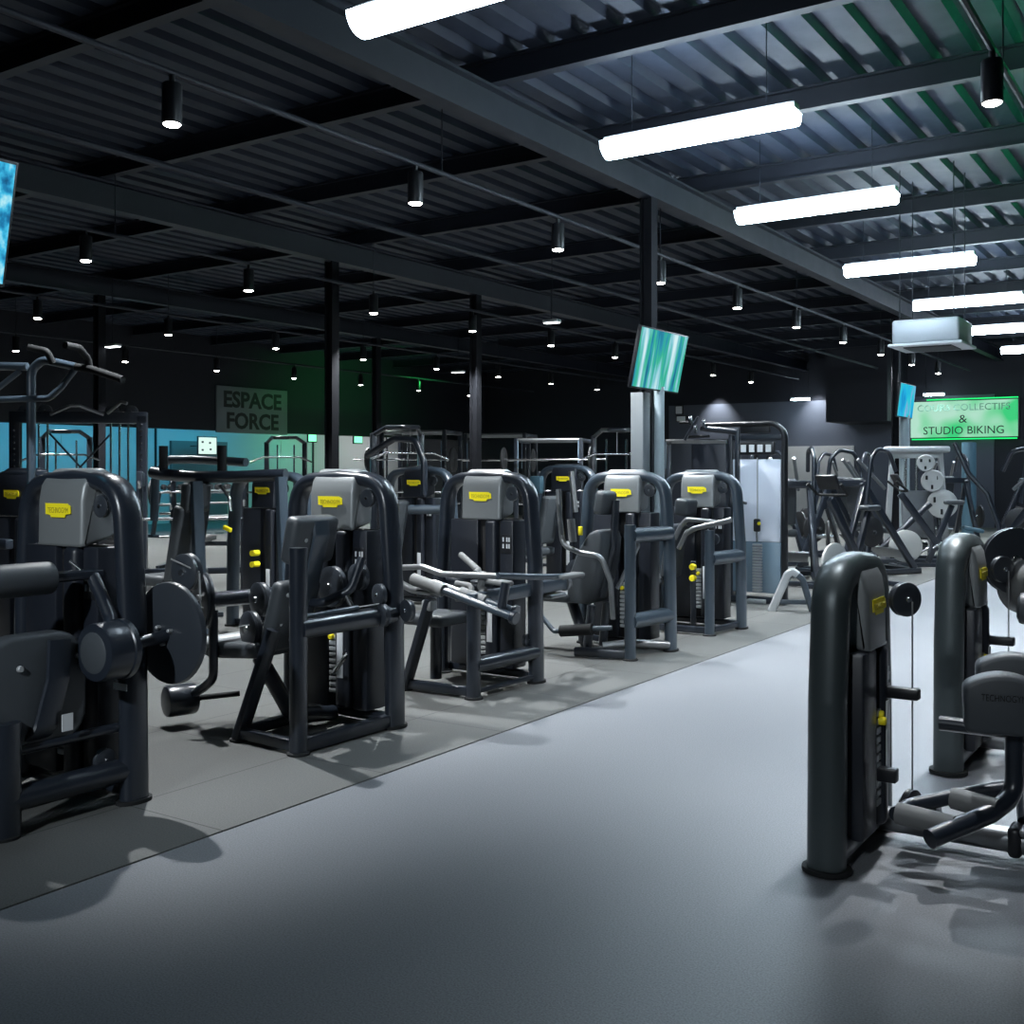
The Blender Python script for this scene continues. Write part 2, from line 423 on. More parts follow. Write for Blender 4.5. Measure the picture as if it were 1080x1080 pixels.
def tower(root, W=.8, Hh=1.45, cw=.335, sw=.52, cap='cap', arch='frame', ra=.042, rb=.066, label=True, stack=True, proud=0.):
    h = Hh
    a = G().tube([(-W/2, 0, .0), (-W/2+.012, 0, h*.55), (-W/2+.055, 0, h-.055), (0, 0, h-.035), (W/2-.055, 0, h-.055), (W/2-.012, 0, h*.55), (W/2, 0, 0)],
                 ra, .23, 16, rb, (0, 1, 0), .8, 10).make('arch_frame', arch, root)
    for sx in (-1, 1):
        G().prism([(ra*1.35*math.cos(k*PI/10)+sx*W/2, rb*1.3*math.sin(k*PI/10)) for k in range(20)], 'xy', .006, .022, 0).make('foot', 'rubber', root)
    # moulded head over the middle of the arch
    f0 = -.100 - proud
    prof = [(.075, h-.30), (f0+.006, h-.345), (f0, h-.335), (f0+.004, h-.13), (f0+.016, h-.065), (f0+.045, h-.018), (f0+.085, h+.010), (.015, h+.014), (.05, h+.002), (.078, h-.04), (.085, h-.10)]
    G().prism(prof, 'yz', -cw/2, cw/2, .022, 3).make('head_cap', cap, root)
    badge(root, h-.175, f0-.003, min(.19, cw*.72), -.0, -.03)
    # shroud: left panel, slot, column, side panel
    z0, z1 = .09, h-.335
    zc, zh = (z0+z1)/2, z1-z0
    core = G().box((0, .01, zc), (sw-.03, .15, zh), .01).make('shroud', 'slot', root)
    G().box((-sw*.27, -.01, zc), (sw*.46, .18, zh), .014).make('shroud_panel', 'shroud', root)
    G().box((sw*.17, -.015, zc+.0), (sw*.19, .20, zh), .03, seg=4).make('shroud_panel', 'shroud', root)
    G().box((sw*.40, -.0, zc), (sw*.21, .17, zh), .012).make('shroud_panel', 'shroud', root)
    if label:
        pl = G().box((sw*.40, -.087, h-.50), (sw*.17, .004, .13), .001).make('instruction_placard', 'black', root)
        g = G()
        for kx in (-.022, .008, .026):
            for kz in (.03, -.015): g.box((sw*.40+kx, -.090, h-.50+kz), (.011, .003, .03))
        g.make('placard_print', 'white', pl)
        G().box((sw*.17, -.117, .42), (.045, .004, .30), .001).make('weight_label', 'white', root)
    if stack:
        g = G()
        for k in range(11): g.box((sw*.03, -.075, .19+k*.034), (.055, .05, .026), .004)
        st = g.make('weight_stack', 'steel', root)
        G().cyl((sw*.03, -.125, .50), (sw*.03, -.095, .50), .016, 14).make('selector_pin', 'yellow', st)
    g = G(); g.beam((-W/2, .02, .05), (W/2, .02, .05), .06, .05); g.make('base_bar', 'frame', root)
    pulley(root, (cw/2+.065, -.04, h-.155), (0, 1, 0), .05, .028)
    return root

def tubep(root, pts, r, m='frame', name='frame_tube', fil=.05, **k): return G().tube(pts, r, fil, **k).make(name, m, root)
def beamp(root, p0, p1, w, h, m='frame', name='frame_beam', b=.012, **k): return G().beam(p0, p1, w, h, b, **k).make(name, m, root)
def cushion(root, c, d, rot=(0, 0, 0), name='seat', m='pad', b=.035):
    return G().box(c, d, b, rot, 4).make(name, m, root)
def footplate(root, x, y, r=.06):
    return G().lathe([(r, .006), (r, .016), (r*.85, .022)], (x, y, 0), (0, 0, 1), 16).make('foot', 'rubber', root)
def post(root, x, y, z, m='frame', r=.043, r2=.05):
    o = G().tube([(x, y, .012), (x, y, z)], r, 0, 14, r2, (0, 1, 0), .75).make('post', m, root); footplate(root, x, y); return o

# ---- 1 abdominal crunch (front of the line)
m1 = thing('abdominal_crunch_machine', 'black strength machine nearest the camera with large dark disc beside its tower', 'gym machine', (-4.42, 3.05, 0))
tower(m1)
post(m1, .38, -.59, .46, r=.052, r2=.06)
tubep(m1, [(.38, -.59, .15), (.38, -.02, .15)], .052, name='lower_beam')
tubep(m1, [(.36, -.55, .335), (.36, -.02, .335)], .022, name='side_rail')
tubep(m1, [(.38, -.59, .06), (-.42, -.62, .06), (-.42, -.02, .06)], .035, name='base_bar')
def d_pad(root, yc, zc, w, h, x0, x1, name, rr=.16, tilt=0.):
    pts = []
    for (sx, sz, a0) in ((1, 1, 0), (-1, 1, 90), (-1, -1, 180), (1, -1, 270)):
        for k in range(7):
            a = math.radians(a0 + k*15); q = rr
            pts.append((yc + sx*(w/2-q) + q*math.cos(a), zc + sz*(h/2-q) + q*math.sin(a)))
    return G().prism(pts, 'yz', x0, x1, .022, 3).make(name, 'pad', root)
bp = d_pad(m1, -.44, .555, .46, .47, .27, .37, 'backrest', .14)
G().tube([(.395, -.36, .76), (.40, -.37, .60), (.385, -.42, .40), (.33, -.47, .345), (.0, -.5, .34)], .016, .08, 12, .052, (0, 1, 0), .6).make('backrest_bracket', 'frame', m1)
for (yy, zz) in ((-.52, .66), (-.26, .68), (-.54, .42), (-.30, .43)): G().cyl((.365, yy, zz), (.385, yy, zz), .014, 10).make('bolt', 'steel', m1)
G().box((.42, -.34, .42), (.004, .05, .07)).make('warning_sticker', 'white', m1)
cushion(m1, (.0, -.45, .40), (.46, .42, .09), name='seat')
tubep(m1, [(.0, -.45, .36), (.0, -.45, .05)], .04, name='seat_post')
# drum, shaft, big cam disc on the aisle side
dr = G().lathe([(.09, 0), (.118, .006), (.122, .02), (.122, .115), (.128, .12), (.128, .145), (.10, .15)], (.49, -.27, .70), (0, 1, 0), 32).make('pivot_drum', 'frame', m1)
G().lathe([(.075, -.006), (.09, .002)], (.49, -.27, .70), (0, 1, 0), 24).make('drum_cover', 'pad', dr)
G().cyl((.49, -.14, .70), (.49, .12, .73), .028).make('pivot_shaft', 'frame', m1)
cm = G().lathe([(.06, -.025), (.20, -.018), (.222, -.012), (.226, -.004), (.226, .012), (.22, .016), (.05, .02)], (.49, .12, .735), (0, 1, 0), 44).make('cam_disc', 'disc', m1)
for k in range(3): G().cyl((.49+.045*math.cos(k*2.1+.4), .07, .735+.045*math.sin(k*2.1+.4)), (.49+.045*math.cos(k*2.1+.4), .10, .735+.045*math.sin(k*2.1+.4)), .008, 8).make('hub_bolt', 'steel', cm)
# chest roller on its lever
G().lathe([(.05, 0), (.068, .012), (.07, .03), (.07, .42), (.068, .44), (.05, .45)], (.235, -.74, 1.0), (0, 1, 0), 24).make('chest_roller', 'pad', m1)
G().tube([(.235, -.29, 1.0), (.235, -.06, 1.0)], .024, 0, 12, .036, (1, 0, 0), .7).make('roller_holder', 'frame', m1)
tubep(m1, [(.25, -.10, .99), (.40, -.12, .82), (.48, -.18, .72)], .03, name='lever_arm', fil=.05)
tubep(m1, [(.24, -.15, 1.02), (.20, -.18, 1.06)], .007, 'chrome', 'adjusting_pin')
pulley(m1, (.48, .22, .995), (0, 1, .0), .085, .05, 'guide_pulley')
tubep(m1, [(.565, .22, .995), (.63, .17, .80)], .004, 'cable', 'cable', n=6)
tubep(m1, [(.47, .14, 1.06), (.565, .22, 1.0)], .004, 'cable', 'cable', n=6)
G().box((.405, -.075, .52), (.09, .004, .03), .001).make('rating_plate', 'white', m1)
pulley(m1, (.33, -.10, .20), (1, 0, 0), .05, .03)

# ---- 2 leg extension
m2 = thing('leg_extension_machine', 'black strength machine second in the front line with padded headrest and lever disc', 'gym machine', (-4.36, 4.75, 0))
tower(m2)
post(m2, .37, -.73, 1.06, r=.040, r2=.045)
tubep(m2, [(.37, -.73, .645), (.39, -.02, .645)], .052, name='upper_beam', n=14, sq=.8)
tubep(m2, [(.37, -.73, .70), (.385, -.30, .71)], .016, 'frame2', 'side_rail')
beamp(m2, (.37, -.73, .05), (.39, 0, .05), .06, .075, name='base_bar')
beamp(m2, (.37, -.73, .05), (-.10, -.70, .05), .05, .06, name='base_bar')
beamp(m2, (-.10, -.70, .05), (-.12, 0, .05), .05, .06, name='base_bar')
G().tube([(-.10, -.70, .02), (.06, -.60, .60)], .028, 0, 12, .045, (0, 1, 0), .6).make('diagonal_leg', 'frame', m2); footplate(m2, -.10, -.70, .05)
cushion(m2, (-.27, -.42, .46), (.42, .40, .09), (0, -.08, 0), 'seat')
G().box((-.47, -.42, .463), (.13, .40, .105), .04, seg=4).make('pale_seat_end', 'steel', m2)  # pale steel end stands for light reflected off the seat top
cushion(m2, (.00, -.42, .66), (.09, .32, .40), (0, .30, 0), 'backrest')
cushion(m2, (.15, -.42, 1.08), (.10, .34, .26), (0, .22, 0), 'headrest')
G().tube([(.03, -.40, .52), (.13, -.40, .82), (.215, -.40, 1.10), (.21, -.40, 1.18)], .015, .06, 12, .06, (0, 1, 0), .6).make('backrest_bracket', 'frame2', m2)
for (xx, yy, zz) in ((.20, -.50, 1.08), (.20, -.34, 1.08), (.09, -.52, .78), (.03, -.52, .62)): G().cyl((xx-.02, yy, zz), (xx+.005, yy, zz), .013, 10).make('bolt', 'steel', m2)
tubep(m2, [(-.24, -.42, .40), (.02, -.42, .10), (.02, -.1, .06)], .045, name='seat_post')
# handle tube across the side
tubep(m2, [(-.36, -.30, .70), (.20, -.38, .73), (.32, -.28, .80), (.33, -.2, .97)], .025, name='side_handle', fil=.08)
tubep(m2, [(.30, -.30, .78), (.36, -.28, .66)], .015, 'chrome', 'locking_rod')
# knee pivot, lever, ankle roller
pv = pulley(m2, (-.43, -.66, .73), (.45, 1, 0), .155, .05, 'lever_disc')
for k in range(3):
    a = k*2.1+.5; G().cyl((-.43+.05*math.cos(a)-.012, -.70, .73+.05*math.sin(a)), (-.43+.05*math.cos(a)-.016, -.725, .73+.05*math.sin(a)), .018, 10).make('hub_bolt', 'steel', pv)
G().prism([(-.02, -.015), (.02, -.015), (0, .02)], 'xz', -.003, .003).make('warning_triangle', 'yellow', pv).location = (-.345, -.715, .755)
tubep(m2, [(-.43, -.64, .73), (-.38, -.1, .72)], .045, name='pivot_shaft')
tubep(m2, [(-.37, -.64, .68), (-.37, -.64, .30), (-.46, -.63, .24), (-.60, -.62, .17)], .026, name='lever_arm', fil=.08)
G().lathe([(.06, 0), (.082, .008), (.088, .02), (.088, .16), (.082, .175), (.06, .18)], (-.66, -.74, .155), (.35, 1, 0), 28).make('ankle_roller', 'frame', m2)
tubep(m2, [(-.60, -.58, .155), (-.47, -.36, .16)], .016, 'rubber', 'roller_rod')
pulley(m2, (-.15, -.50, .74), (.3, 1, 0), .095, .05, 'pivot_disc')
pulley(m2, (-.17, -.55, .58), (.3, 1, 0), .10, .05, 'pivot_disc')
pulley(m2, (.11, -.20, .80), (.2, 1, 0), .115, .05, 'cam_disc')
pulley(m2, (.27, -.16, .86), (.2, 1, 0), .075, .05, 'cam_disc')
for c in ((.37, -.10, .76), (.43, -.14, .655), (.49, .0, .67)): pulley(m2, c, (.35, 1, 0), .062, .035)
tubep(m2, [(-.19, -.62, .60), (.42, -.16, .72)], .004, 'cable', 'cable', n=6)
tubep(m2, [(.16, -.24, .33), (.30, -.30, .44), (.33, -.34, .46)], .013, 'chrome', 'stack_handle')

# ---- 3 row / chest machine with twin handles
m3 = thing('pectoral_machine', 'black strength machine with pale curved handlebars and padded levers at waist height', 'gym machine', (-4.40, 6.3, 0))
tower(m3)
post(m3, .36, -.68, .60, r=.040, r2=.046)
post(m3, -.36, -.05, .62, r=.035, r2=.04)
beamp(m3, (.36, -.68, .05), (-.18, -.70, .05), .05, .06, name='base_bar')
beamp(m3, (.36, -.68, .05), (.40, 0, .05), .04, .03, name='base_bar')
G().tube([(-.18, -.70, .02), (.03, -.70, .62)], .028, 0, 12, .045, (0, 1, 0), .6).make('diagonal_leg', 'frame', m3); footplate(m3, -.18, -.70, .05)
G().box((.02, -.70, .58), (.08, .08, .07), .015).make('leg_collar', 'steel', m3)
tubep(m3, [(.36, -.68, .215), (.40, -.02, .215)], .05, name='lower_beam')
beamp(m3, (.36, -.72, .635), (.36, .42, .645), .075, .085, 'frame2', 'upper_beam')
G().cyl((.36, .42, .645), (.36, .46, .645), .055).make('beam_end_cap', 'bar', m3)
tubep(m3, [(.60, -.72, .60), (.62, -.70, .76)], .03, name='stub_post')
# front padded levers
def lever(root, p0, p1, q0, q1):
    o = tubep(root, [p0, p1], .026, 'frame2', 'lever_bar', 0)
    p0, p1 = V(p0), V(p1); d = p1-p0
    G().tube([p0 + d*q0, p0 + d*q1], .040, 0, 14).make('foam_grip', 'grip', o)
    G().cyl(p1 - d*.015, p1 + d*.03, .042).make('end_cap', 'frame', o)
    return o
lever(m3, (-.10, -.72, .745), (.70, -.74, .555), .0, .32)
lever(m3, (.02, -.66, .72), (.66, -.66, .58), .35, .66)
tubep(m3, [(-.30, -.60, .80), (-.12, -.60, .815), (.05, -.60, .775), (.50, -.60, .785)], .021, 'bar', 'handlebar', .08)
tubep(m3, [(-.30, -.62, .70), (-.15, -.66, .665), (.12, -.70, .66)], .024, 'bar', 'handlebar', .06)
tubep(m3, [(-.02, -.30, .88), (.20, -.40, .79), (.24, -.5, .78)], .022, 'grip', 'handlebar', .04)
tubep(m3, [(.05, -.45, .70), (.18, -.45, .69), (.20, -.50, .62), (.10, -.52, .61)], .022, 'grip', 'hook_handle', .05)
tubep(m3, [(.34, -.55, .80), (.32, -.55, .70), (.37, -.57, .67)], .024, 'grip', 'hook_handle', .03)
tubep(m3, [(.50, -.62, .79), (.56, -.30, .76), (.58, .05, .735), (.56, .35, .72)], .021, 'frame2', 'handlebar', .06)
G().box((.58, .12, .735), (.10, .30, .03), .012, seg=3).make('forearm_pad', 'grip', m3)
G().box((.42, -.50, .735), (.20, .10, .035), .015, (0, .1, 0), 3).make('forearm_pad', 'grip', m3)
G().box((.35, .26, .575), (.16, .20, .03), .012, seg=3).make('pedal', 'bar', m3)
cushion(m3, (-.12, -.45, .46), (.36, .36, .08), name='seat')
tubep(m3, [(-.12, -.45, .42), (-.12, -.45, .05)], .04, name='seat_post')
pulley(m3, (-.10, -.22, .72), (0, 0, 1), .09, .04, 'cam_disc')
pulley(m3, (.12, -.25, .69), (0, 0, 1), .08, .04, 'cam_disc')
pulley(m3, (.36, -.06, .30), (1, 0, 0), .045, .03)

# ---- 4 seated press with ladder-like side frame
m4 = thing('leg_press_machine', 'black strength machine with slate ladder-like side frame and grey looped tube handle', 'gym machine', (-4.20, 8.0, 0))
tower(m4, arch='frame2')
post(m4, .33, -.57, 1.04, 'frame2', .040, .044)
for z in (.955, .30): tubep(m4, [(.33, -.57, z), (.385, -.02, z)], .060, 'frame2', 'cross_beam', n=14)
beamp(m4, (.33, -.57, .05), (-.10, -.68, .05), .05, .07, name='base_bar')
tubep(m4, [(.0, -.40, .06), (.2, -.3, .09), (.4, -.05, .06)], .035, 'bar', 'base_bar', .1)
cushion(m4, (.02, -.40, 1.20), (.10, .22, .19), (0, .15, 0), 'headrest')
bk = G().prism([(-.27, .40), (-.24, .62), (-.16, .82), (-.06, .96), (.03, 1.0), (.07, .92), (.05, .75), (.0, .55), (-.06, .40)], 'xz', -.54, -.20, .03, 3).make('backrest', 'pad', m4)
G().tube([(-.02, -.37, .45), (.08, -.37, .85), (.10, -.37, 1.22)], .016, .05, 12, .045, (0, 1, 0), .6).make('backrest_bracket', 'frame', m4)
G().box((-.12, -.55, .98), (.035, .02, .07), .004).make('adjustment_knob', 'yellow', m4)
cushion(m4, (-.40, -.38, .44), (.36, .36, .08), name='seat')
G().box((-.57, -.38, .443), (.13, .36, .095), .04, seg=4).make('pale_seat_end', 'steel', m4)  # bright seat front, its reflected light put into a pale part
tubep(m4, [(-.30, -.38, .40), (-.15, -.40, .06)], .045, name='seat_post')
tubep(m4, [(-.23, -.70, 1.31), (-.22, -.70, 1.10), (-.19, -.70, .87), (-.04, -.69, .82), (.14, -.68, .80), (.21, -.66, .60), (.22, -.64, .32)], .021, 'bar', 'looped_handle', .10)
tubep(m4, [(-.12, -.70, 1.08), (-.10, -.70, .90)], .032, 'grip', 'handle_grip', 0)
tubep(m4, [(-.42, -.70, .335), (-.26, -.72, .195), (-.10, -.70, .225), (.20, -.62, .25)], .020, 'frame2', 'foot_lever', .05)
G().tube([(-.20, -.72, .205), (.06, -.68, .235)], .045, 0, 14).make('foot_roller', 'rubber', m4)
tubep(m4, [(.10, -.35, .52), (.27, -.30, .88), (.20, -.30, .90)], .018, 'bar', 'locking_rod', .03)
for y in (-.55, -.30): tubep(m4, [(-.06, y, .05), (-.02, y, .40)], .035, name='support_leg')
pulley(m4, (-.30, -.3, .64), (0, 1, 0), .09, .04, 'cam_disc')

# ---- 5
m5 = thing('shoulder_press_machine', 'black strength machine farthest along the front line with angled chrome handles', 'gym machine', (-4.20, 9.5, 0))
tower(m5, arch='frame2')
post(m5, .33, -.57, .93, 'frame2', .040, .044)
tubep(m5, [(.33, -.57, .68), (.385, -.02, .68)], .060, 'frame2', 'cross_beam', n=14)
beamp(m5, (.33, -.57, .05), (-.20, -.60, .05), .05, .06, name='base_bar')
beamp(m5, (.33, -.50, .05), (.39, 0, .05), .05, .05, name='base_bar')
cushion(m5, (-.02, -.30, 1.12), (.14, .24, .16), (0, .1, 0), 'headrest')
cushion(m5, (-.12, -.34, .72), (.10, .30, .50), (0, .15, 0), 'backrest')
cushion(m5, (-.35, -.34, .45), (.36, .36, .08), name='seat')
tubep(m5, [(-.3, -.34, .42), (-.3, -.34, .05)], .045, name='seat_post')
tubep(m5, [(-.04, -.50, .84), (.02, -.50, .95), (.08, -.50, 1.02), (.36, -.50, 1.00)], .022, 'bar', 'handlebar', .06)
tubep(m5, [(.12, -.60, .90), (.20, -.60, .945), (.54, -.58, 1.03)], .024, 'bar', 'handlebar', .05)
tubep(m5, [(.12, -.60, .90), (.04, -.58, .76)], .022, 'bar', 'handlebar', .05)
g = None
for z in (.60, .50): G().cyl((.16, -.57, z), (.16, -.52, z), .028, 16).make('adjustment_knob', 'yellow', m5)
beamp(m5, (.10, -.40, .05), (.15, -.52, .65), .05, .05, name='lever_arm')
pulley(m5, (.23, -.35, .92), (0, 1, 0), .055, .03); pulley(m5, (.28, -.35, .84), (0, 1, 0), .05, .03)

# ---- low machines right of the walkway (their fronts face +x)
def low_machine(name, label, loc):
    r = thing(name, label, 'gym machine', loc, PI/2)
    tower(r, .62, 1.115, .25, .40, ra=.062, rb=.068, arch='frame3')
    return r
r1 = low_machine('adductor_machine', 'black low strength machine right of the walkway with knee pads and floor rail', (-1.24, 4.22, 0))
# cable pulleys stand proud of the tower front
pulley(r1, (.13, -.165, .955), (.6, .8, 0), .066, .035, 'cable_pulley')
pulley(r1, (.10, -.195, .17), (.3, 1, 0), .062, .03, 'cable_pulley')
tubep(r1, [(.10, -.20, .95), (.10, -.20, .20)], .0035, 'cable', 'cable', n=6)
G().box((.09, -.165, .60), (.05, .13, .045), .01).make('cable_guide', 'black', r1)
G().box((-.10, -.16, .33), (.05, .07, .05), .006).make('bottle_tray', 'black', r1)
G().box((.02, -.105, .52), (.02, .02, .035), .006).make('adjustment_knob', 'yellow', r1)
tubep(r1, [(-.31, -.02, .07), (.20, -.02, .07)], .045, 'bar', 'base_bar')
tubep(r1, [(.20, .0, .075), (.20, -1.85, .075)], .048, 'bar', 'floor_rail', n=14)
for y in (-.55, -1.2): G().box((.20, y, .078), (.115, .05, .115), .02, seg=3).make('rail_collar', 'black', r1)
G().box((.20, -.70, .125), (.16, .26, .03), .012, seg=3).make('rail_carriage', 'bar', r1)
G().cyl((.20, -.68, .13), (.20, -.68, .16), .014).make('carriage_bolt', 'chrome', r1)
G().prism([(.03, .12), (.05, .20), (.12, .21), (.16, .12)], 'xz', -.30, -.16, .006).make('pulley_bracket', 'bar', r1)
# footrest tubes with rubber pegs
tubep(r1, [(.10, -.56, .52), (.10, -.56, .27), (-.02, -.50, .225), (-.24, -.34, .165)], .034, 'frame', 'footrest_tube', .10, n=14)
tubep(r1, [(.16, -.54, .28), (.10, -.40, .25), (-.02, -.22, .205), (-.14, -.20, .20)], .028, 'frame', 'footrest_tube', .05, n=12)
tubep(r1, [(-.14, -.40, .19), (-.12, -.20, .20)], .040, 'grip', 'foot_peg', 0)
tubep(r1, [(-.00, -.52, .235), (.03, -.36, .245)], .040, 'grip', 'foot_peg', 0)
tubep(r1, [(.10, -.57, .50), (.10, -.30, .50)], .028, 'frame', 'pad_arm', 0)
def knee_pad(root, x, y, z, w, h, d, ang, lettering=True):
    n = 12; pts = []
    for k in range(n+1):
        t = -1 + 2*k/n; pts.append((t*w/2, h*.5 - .045*t*t))
    pts += [(w*.47, -h*.5), (-w*.47, -h*.5)]
    o = G().prism(pts, 'xz', -d/2, d/2, .022, 3).make('knee_pad', 'pad', root)
    o.location = (x, y, z); o.rotation_euler = (.0, 0, ang)
    if lettering: text('pad_lettering', 'TECHNOGYM', w*.55, 'padink', o, (0, -d/2-.0005, h*.12), (PI/2, 0, 0), h*.11, .001)
    return o
knee_pad(r1, .03, -.53, .615, .27, .22, .11, -PI/2+.25)
knee_pad(r1, .42, -.50, .63, .27, .22, .11, -PI/2+.25, False)
tubep(r1, [(.42, -.5, .54), (.42, -.54, .30), (.24, -.58, .14)], .034, 'frame', 'pad_arm', .08)
cushion(r1, (.20, -1.15, .46), (.45, .42, .10), name='seat'); cushion(r1, (.20, -1.42, .82), (.42, .10, .60), (-.2, 0, 0), 'backrest')
tubep(r1, [(.2, -1.15, .42), (.2, -1.15, .08)], .05, name='seat_post'); tubep(r1, [(.2, -1.30, .40), (.2, -1.52, 1.05)], .035, name='backrest_bracket')
G().box((.20, -1.85, .03), (.55, .08, .045), .01).make('stabiliser', 'frame', r1)

r2 = low_machine('leg_curl_machine', 'black low strength machine behind the knee-pad machine, right of the walkway, with roller pads', (-1.16, 5.82, 0))
pulley(r2, (.13, -.165, .955), (.6, .8, 0), .066, .035, 'cable_pulley')
tubep(r2, [(.10, -.20, .95), (.10, -.20, .20)], .0035, 'cable', 'cable', n=6)
G().box((.09, -.165, .60), (.05, .13, .045), .01).make('cable_guide', 'black', r2)
G().box((.02, -.105, .52), (.02, .02, .035), .006).make('adjustment_knob', 'yellow', r2)
tubep(r2, [(-.31, -.02, .07), (.20, -.02, .07)], .045, 'bar', 'base_bar')
tubep(r2, [(.20, .0, .075), (.20, -1.7, .075)], .048, 'bar', 'floor_rail', n=14)
G().box((.20, -1.7, .03), (.55, .08, .045), .01).make('stabiliser', 'frame', r2)
pulley(r2, (.26, -.20, .99), (.8, .6, 0), .17, .05, 'cam_disc', 'disc')
G().lathe([(.06, 0), (.13, .01), (.15, .04), (.15, .20), (.13, .23), (.05, .24)], (.40, -.20, .86), (-.75, -.65, 0), 28).make('roller_pad', 'grip', r2)
G().lathe([(.05, 0), (.075, .012), (.08, .03), (.08, .26), (.06, .28)], (.10, -.24, .77), (.1, -1, -.05), 24).make('roller_pad', 'pad', r2)
tubep(r2, [(.16, -.34, .80), (.16, -.36, .50), (.2, -.34, .10)], .04, name='lever_arm')
G().box((.12, -.36, .70), (.03, .03, .03), .01).make('adjustment_knob', 'yellow', r2)
cushion(r2, (.20, -1.10, .50), (.45, .46, .10), name='seat'); cushion(r2, (.20, -1.42, .85), (.42, .10, .60), (-.2, 0, 0), 'backrest')
tubep(r2, [(.2, -1.10, .46), (.2, -1.10, .08)], .05, name='seat_post'); tubep(r2, [(.2, -1.30, .40), (.2, -1.52, 1.05)], .035, name='backrest_bracket')

# ---------------------------------------------------------------- second line of machines
t1 = thing('lat_machine', 'dark strength machine with wide overhead arms and two upright grips, behind the leg extension', 'gym machine', (-7.35, 7.05, 0))
tower(t1, 1.0, 1.45, .30, .52, cap='shroud', arch='frame2', stack=False)
G().tube([(-.95, -.55, 1.44), (-.80, -.55, 1.42), (-.40, -.50, 1.40), (-.05, -.35, 1.40), (.40, -.2, 1.42)], .055, .12, 14).make('overhead_arm', 'frame', t1)
G().tube([(-1.25, -.3, .98), (-1.23, -.3, 1.40), (-1.05, -.3, 1.56), (-.70, -.28, 1.56), (-.1, -.2, 1.53)], .04, .14, 12).make('overhead_tube', 'frame2', t1)
for x, y in ((-.80, -.55), (-.25, -.35)): tubep(t1, [(x, y, 1.40), (x, y, 1.68)], .042, 'rubber', 'upright_grip', 0)
G().tube([(-.22, -.60, .02), (-.30, -.60, 1.36)], .035, 0, 12, .06, (0, 1, 0), .6).make('front_post', 'frame2', t1); footplate(t1, -.22, -.60)
G().tube([(.52, -.30, .02), (.44, -.30, 1.40)], .035, 0, 12, .055, (0, 1, 0), .6).make('front_post', 'frame2', t1); footplate(t1, .52, -.30)
cushion(t1, (-.48, -.55, .80), (.12, .34, .70), (0, .22, 0), 'backrest'); cushion(t1, (-.36, -.55, 1.22), (.11, .28, .26), (0, .1, 0), 'headrest')
cushion(t1, (-.82, -.50, .46), (.40, .38, .10), name='seat'); G().box((-1.03, -.5, .45), (.03, .34, .10), .014, seg=3).make('pale_seat_end', 'steel', t1)
tubep(t1, [(-.6, -.5, .42), (-.5, -.5, .04)], .05, name='seat_post')
G().box((-.12, -.40, .94), (.10, .03, .04), .01, (0, .3, 0)).make('adjustment_handle', 'yellow', t1)
for z in (.72, .62): G().cyl((.05, -.28, z), (.05, -.19, z), .026, 14).make('adjustment_knob', 'yellow', t1)
tubep(t1, [(-.16, -.45, 1.32), (-.04, -.45, 1.22), (-.02, -.45, 1.10)], .016, 'chrome', 'locking_rod')

t2 = thing('biceps_machine', 'dark strength machine partly hidden between the leg extension and the twin-handle machine', 'gym machine', (-7.45, 9.35, 0))
tower(t2, .95, 1.50, .32, .5, cap='shroud', arch='frame2', stack=False)
tubep(t2, [(.25, -.5, 1.05), (.52, -.3, 1.05)], .05, 'frame2', 'side_roller')
G().tube([(-.50, -.3, 1.62), (-.10, -.3, 1.80), (.18, -.3, 1.78), (.30, -.3, 1.55), (.30, -.3, 1.2)], .035, .1, 12).make('overhead_arm', 'frame', t2)
cushion(t2, (-.2, -.45, .46), (.38, .38, .1), name='seat'); tubep(t2, [(-.2, -.45, .42), (-.2, -.45, .04)], .05, name='seat_post'); cushion(t2, (.0, -.45, .85), (.1, .34, .6), (0, .2, 0), 'backrest')
t3 = thing('triceps_machine', 'dark strength machine with grey looped grip between the twin-handle machine and the ladder-framed machine', 'gym machine', (-7.10, 11.9, 0))
tower(t3, .85, 1.53, .36, .5, cap='shroud', arch='frame2', stack=False)
cushion(t3, (-.2, -.45, .46), (.38, .38, .1), name='seat'); tubep(t3, [(-.2, -.45, .42), (-.2, -.45, .04)], .05, name='seat_post'); cushion(t3, (.0, -.45, .85), (.1, .34, .6), (0, .2, 0), 'backrest')
G().box((-.26, -.3, 1.28), (.16, .1, .22), .02).make('console', 'teal', t3)
tubep(t3, [(.30, -.4, 1.45), (.33, -.4, 1.2), (.36, -.4, .95)], .035, 'bar', 'looped_handle')
pulley(t3, (-.22, -.35, .70), (0, 1, 0), .12, .05, 'cam_disc')

t0 = thing('assisted_chin_up_machine', 'dark chin-up and dip station with high tubular frame and bent grips', 'gym machine', (-7.3, 4.6, 0))
tower(t0, .8, 1.46, .42, .56, cap='shroud', arch='frame', stack=False)
def L0(p): return (p[0]+7.3, p[1]-4.6, p[2])
ua = [L0(p) for p in ((-6.45, 4.11, 0), (-6.45, 4.11, 2.10), (-6.37, 4.14, 2.165), (-6.17, 4.24, 2.115))]
G().tube(ua, .026, .09, 14, .030).make('upright', 'frame2', t0)
G().tube([L0(p) for p in ((-6.18, 4.24, 2.10), (-6.26, 4.19, 1.98), (-6.32, 4.15, 1.915), (-6.75, 3.93, 1.91))], .021, .06, 12).make('brace', 'frame2', t0)
G().tube([L0(p) for p in ((-6.95, 3.80, 0), (-6.95, 3.80, 2.06), (-6.87, 3.85, 2.13), (-6.46, 4.09, 2.12))], .026, .09, 14, .03).make('upright', 'frame2', t0)
G().tube([L0(p) for p in ((-6.50, 4.06, 2.09), (-6.70, 3.95, 1.92))], .018, .02, 12).make('brace', 'frame2', t0)
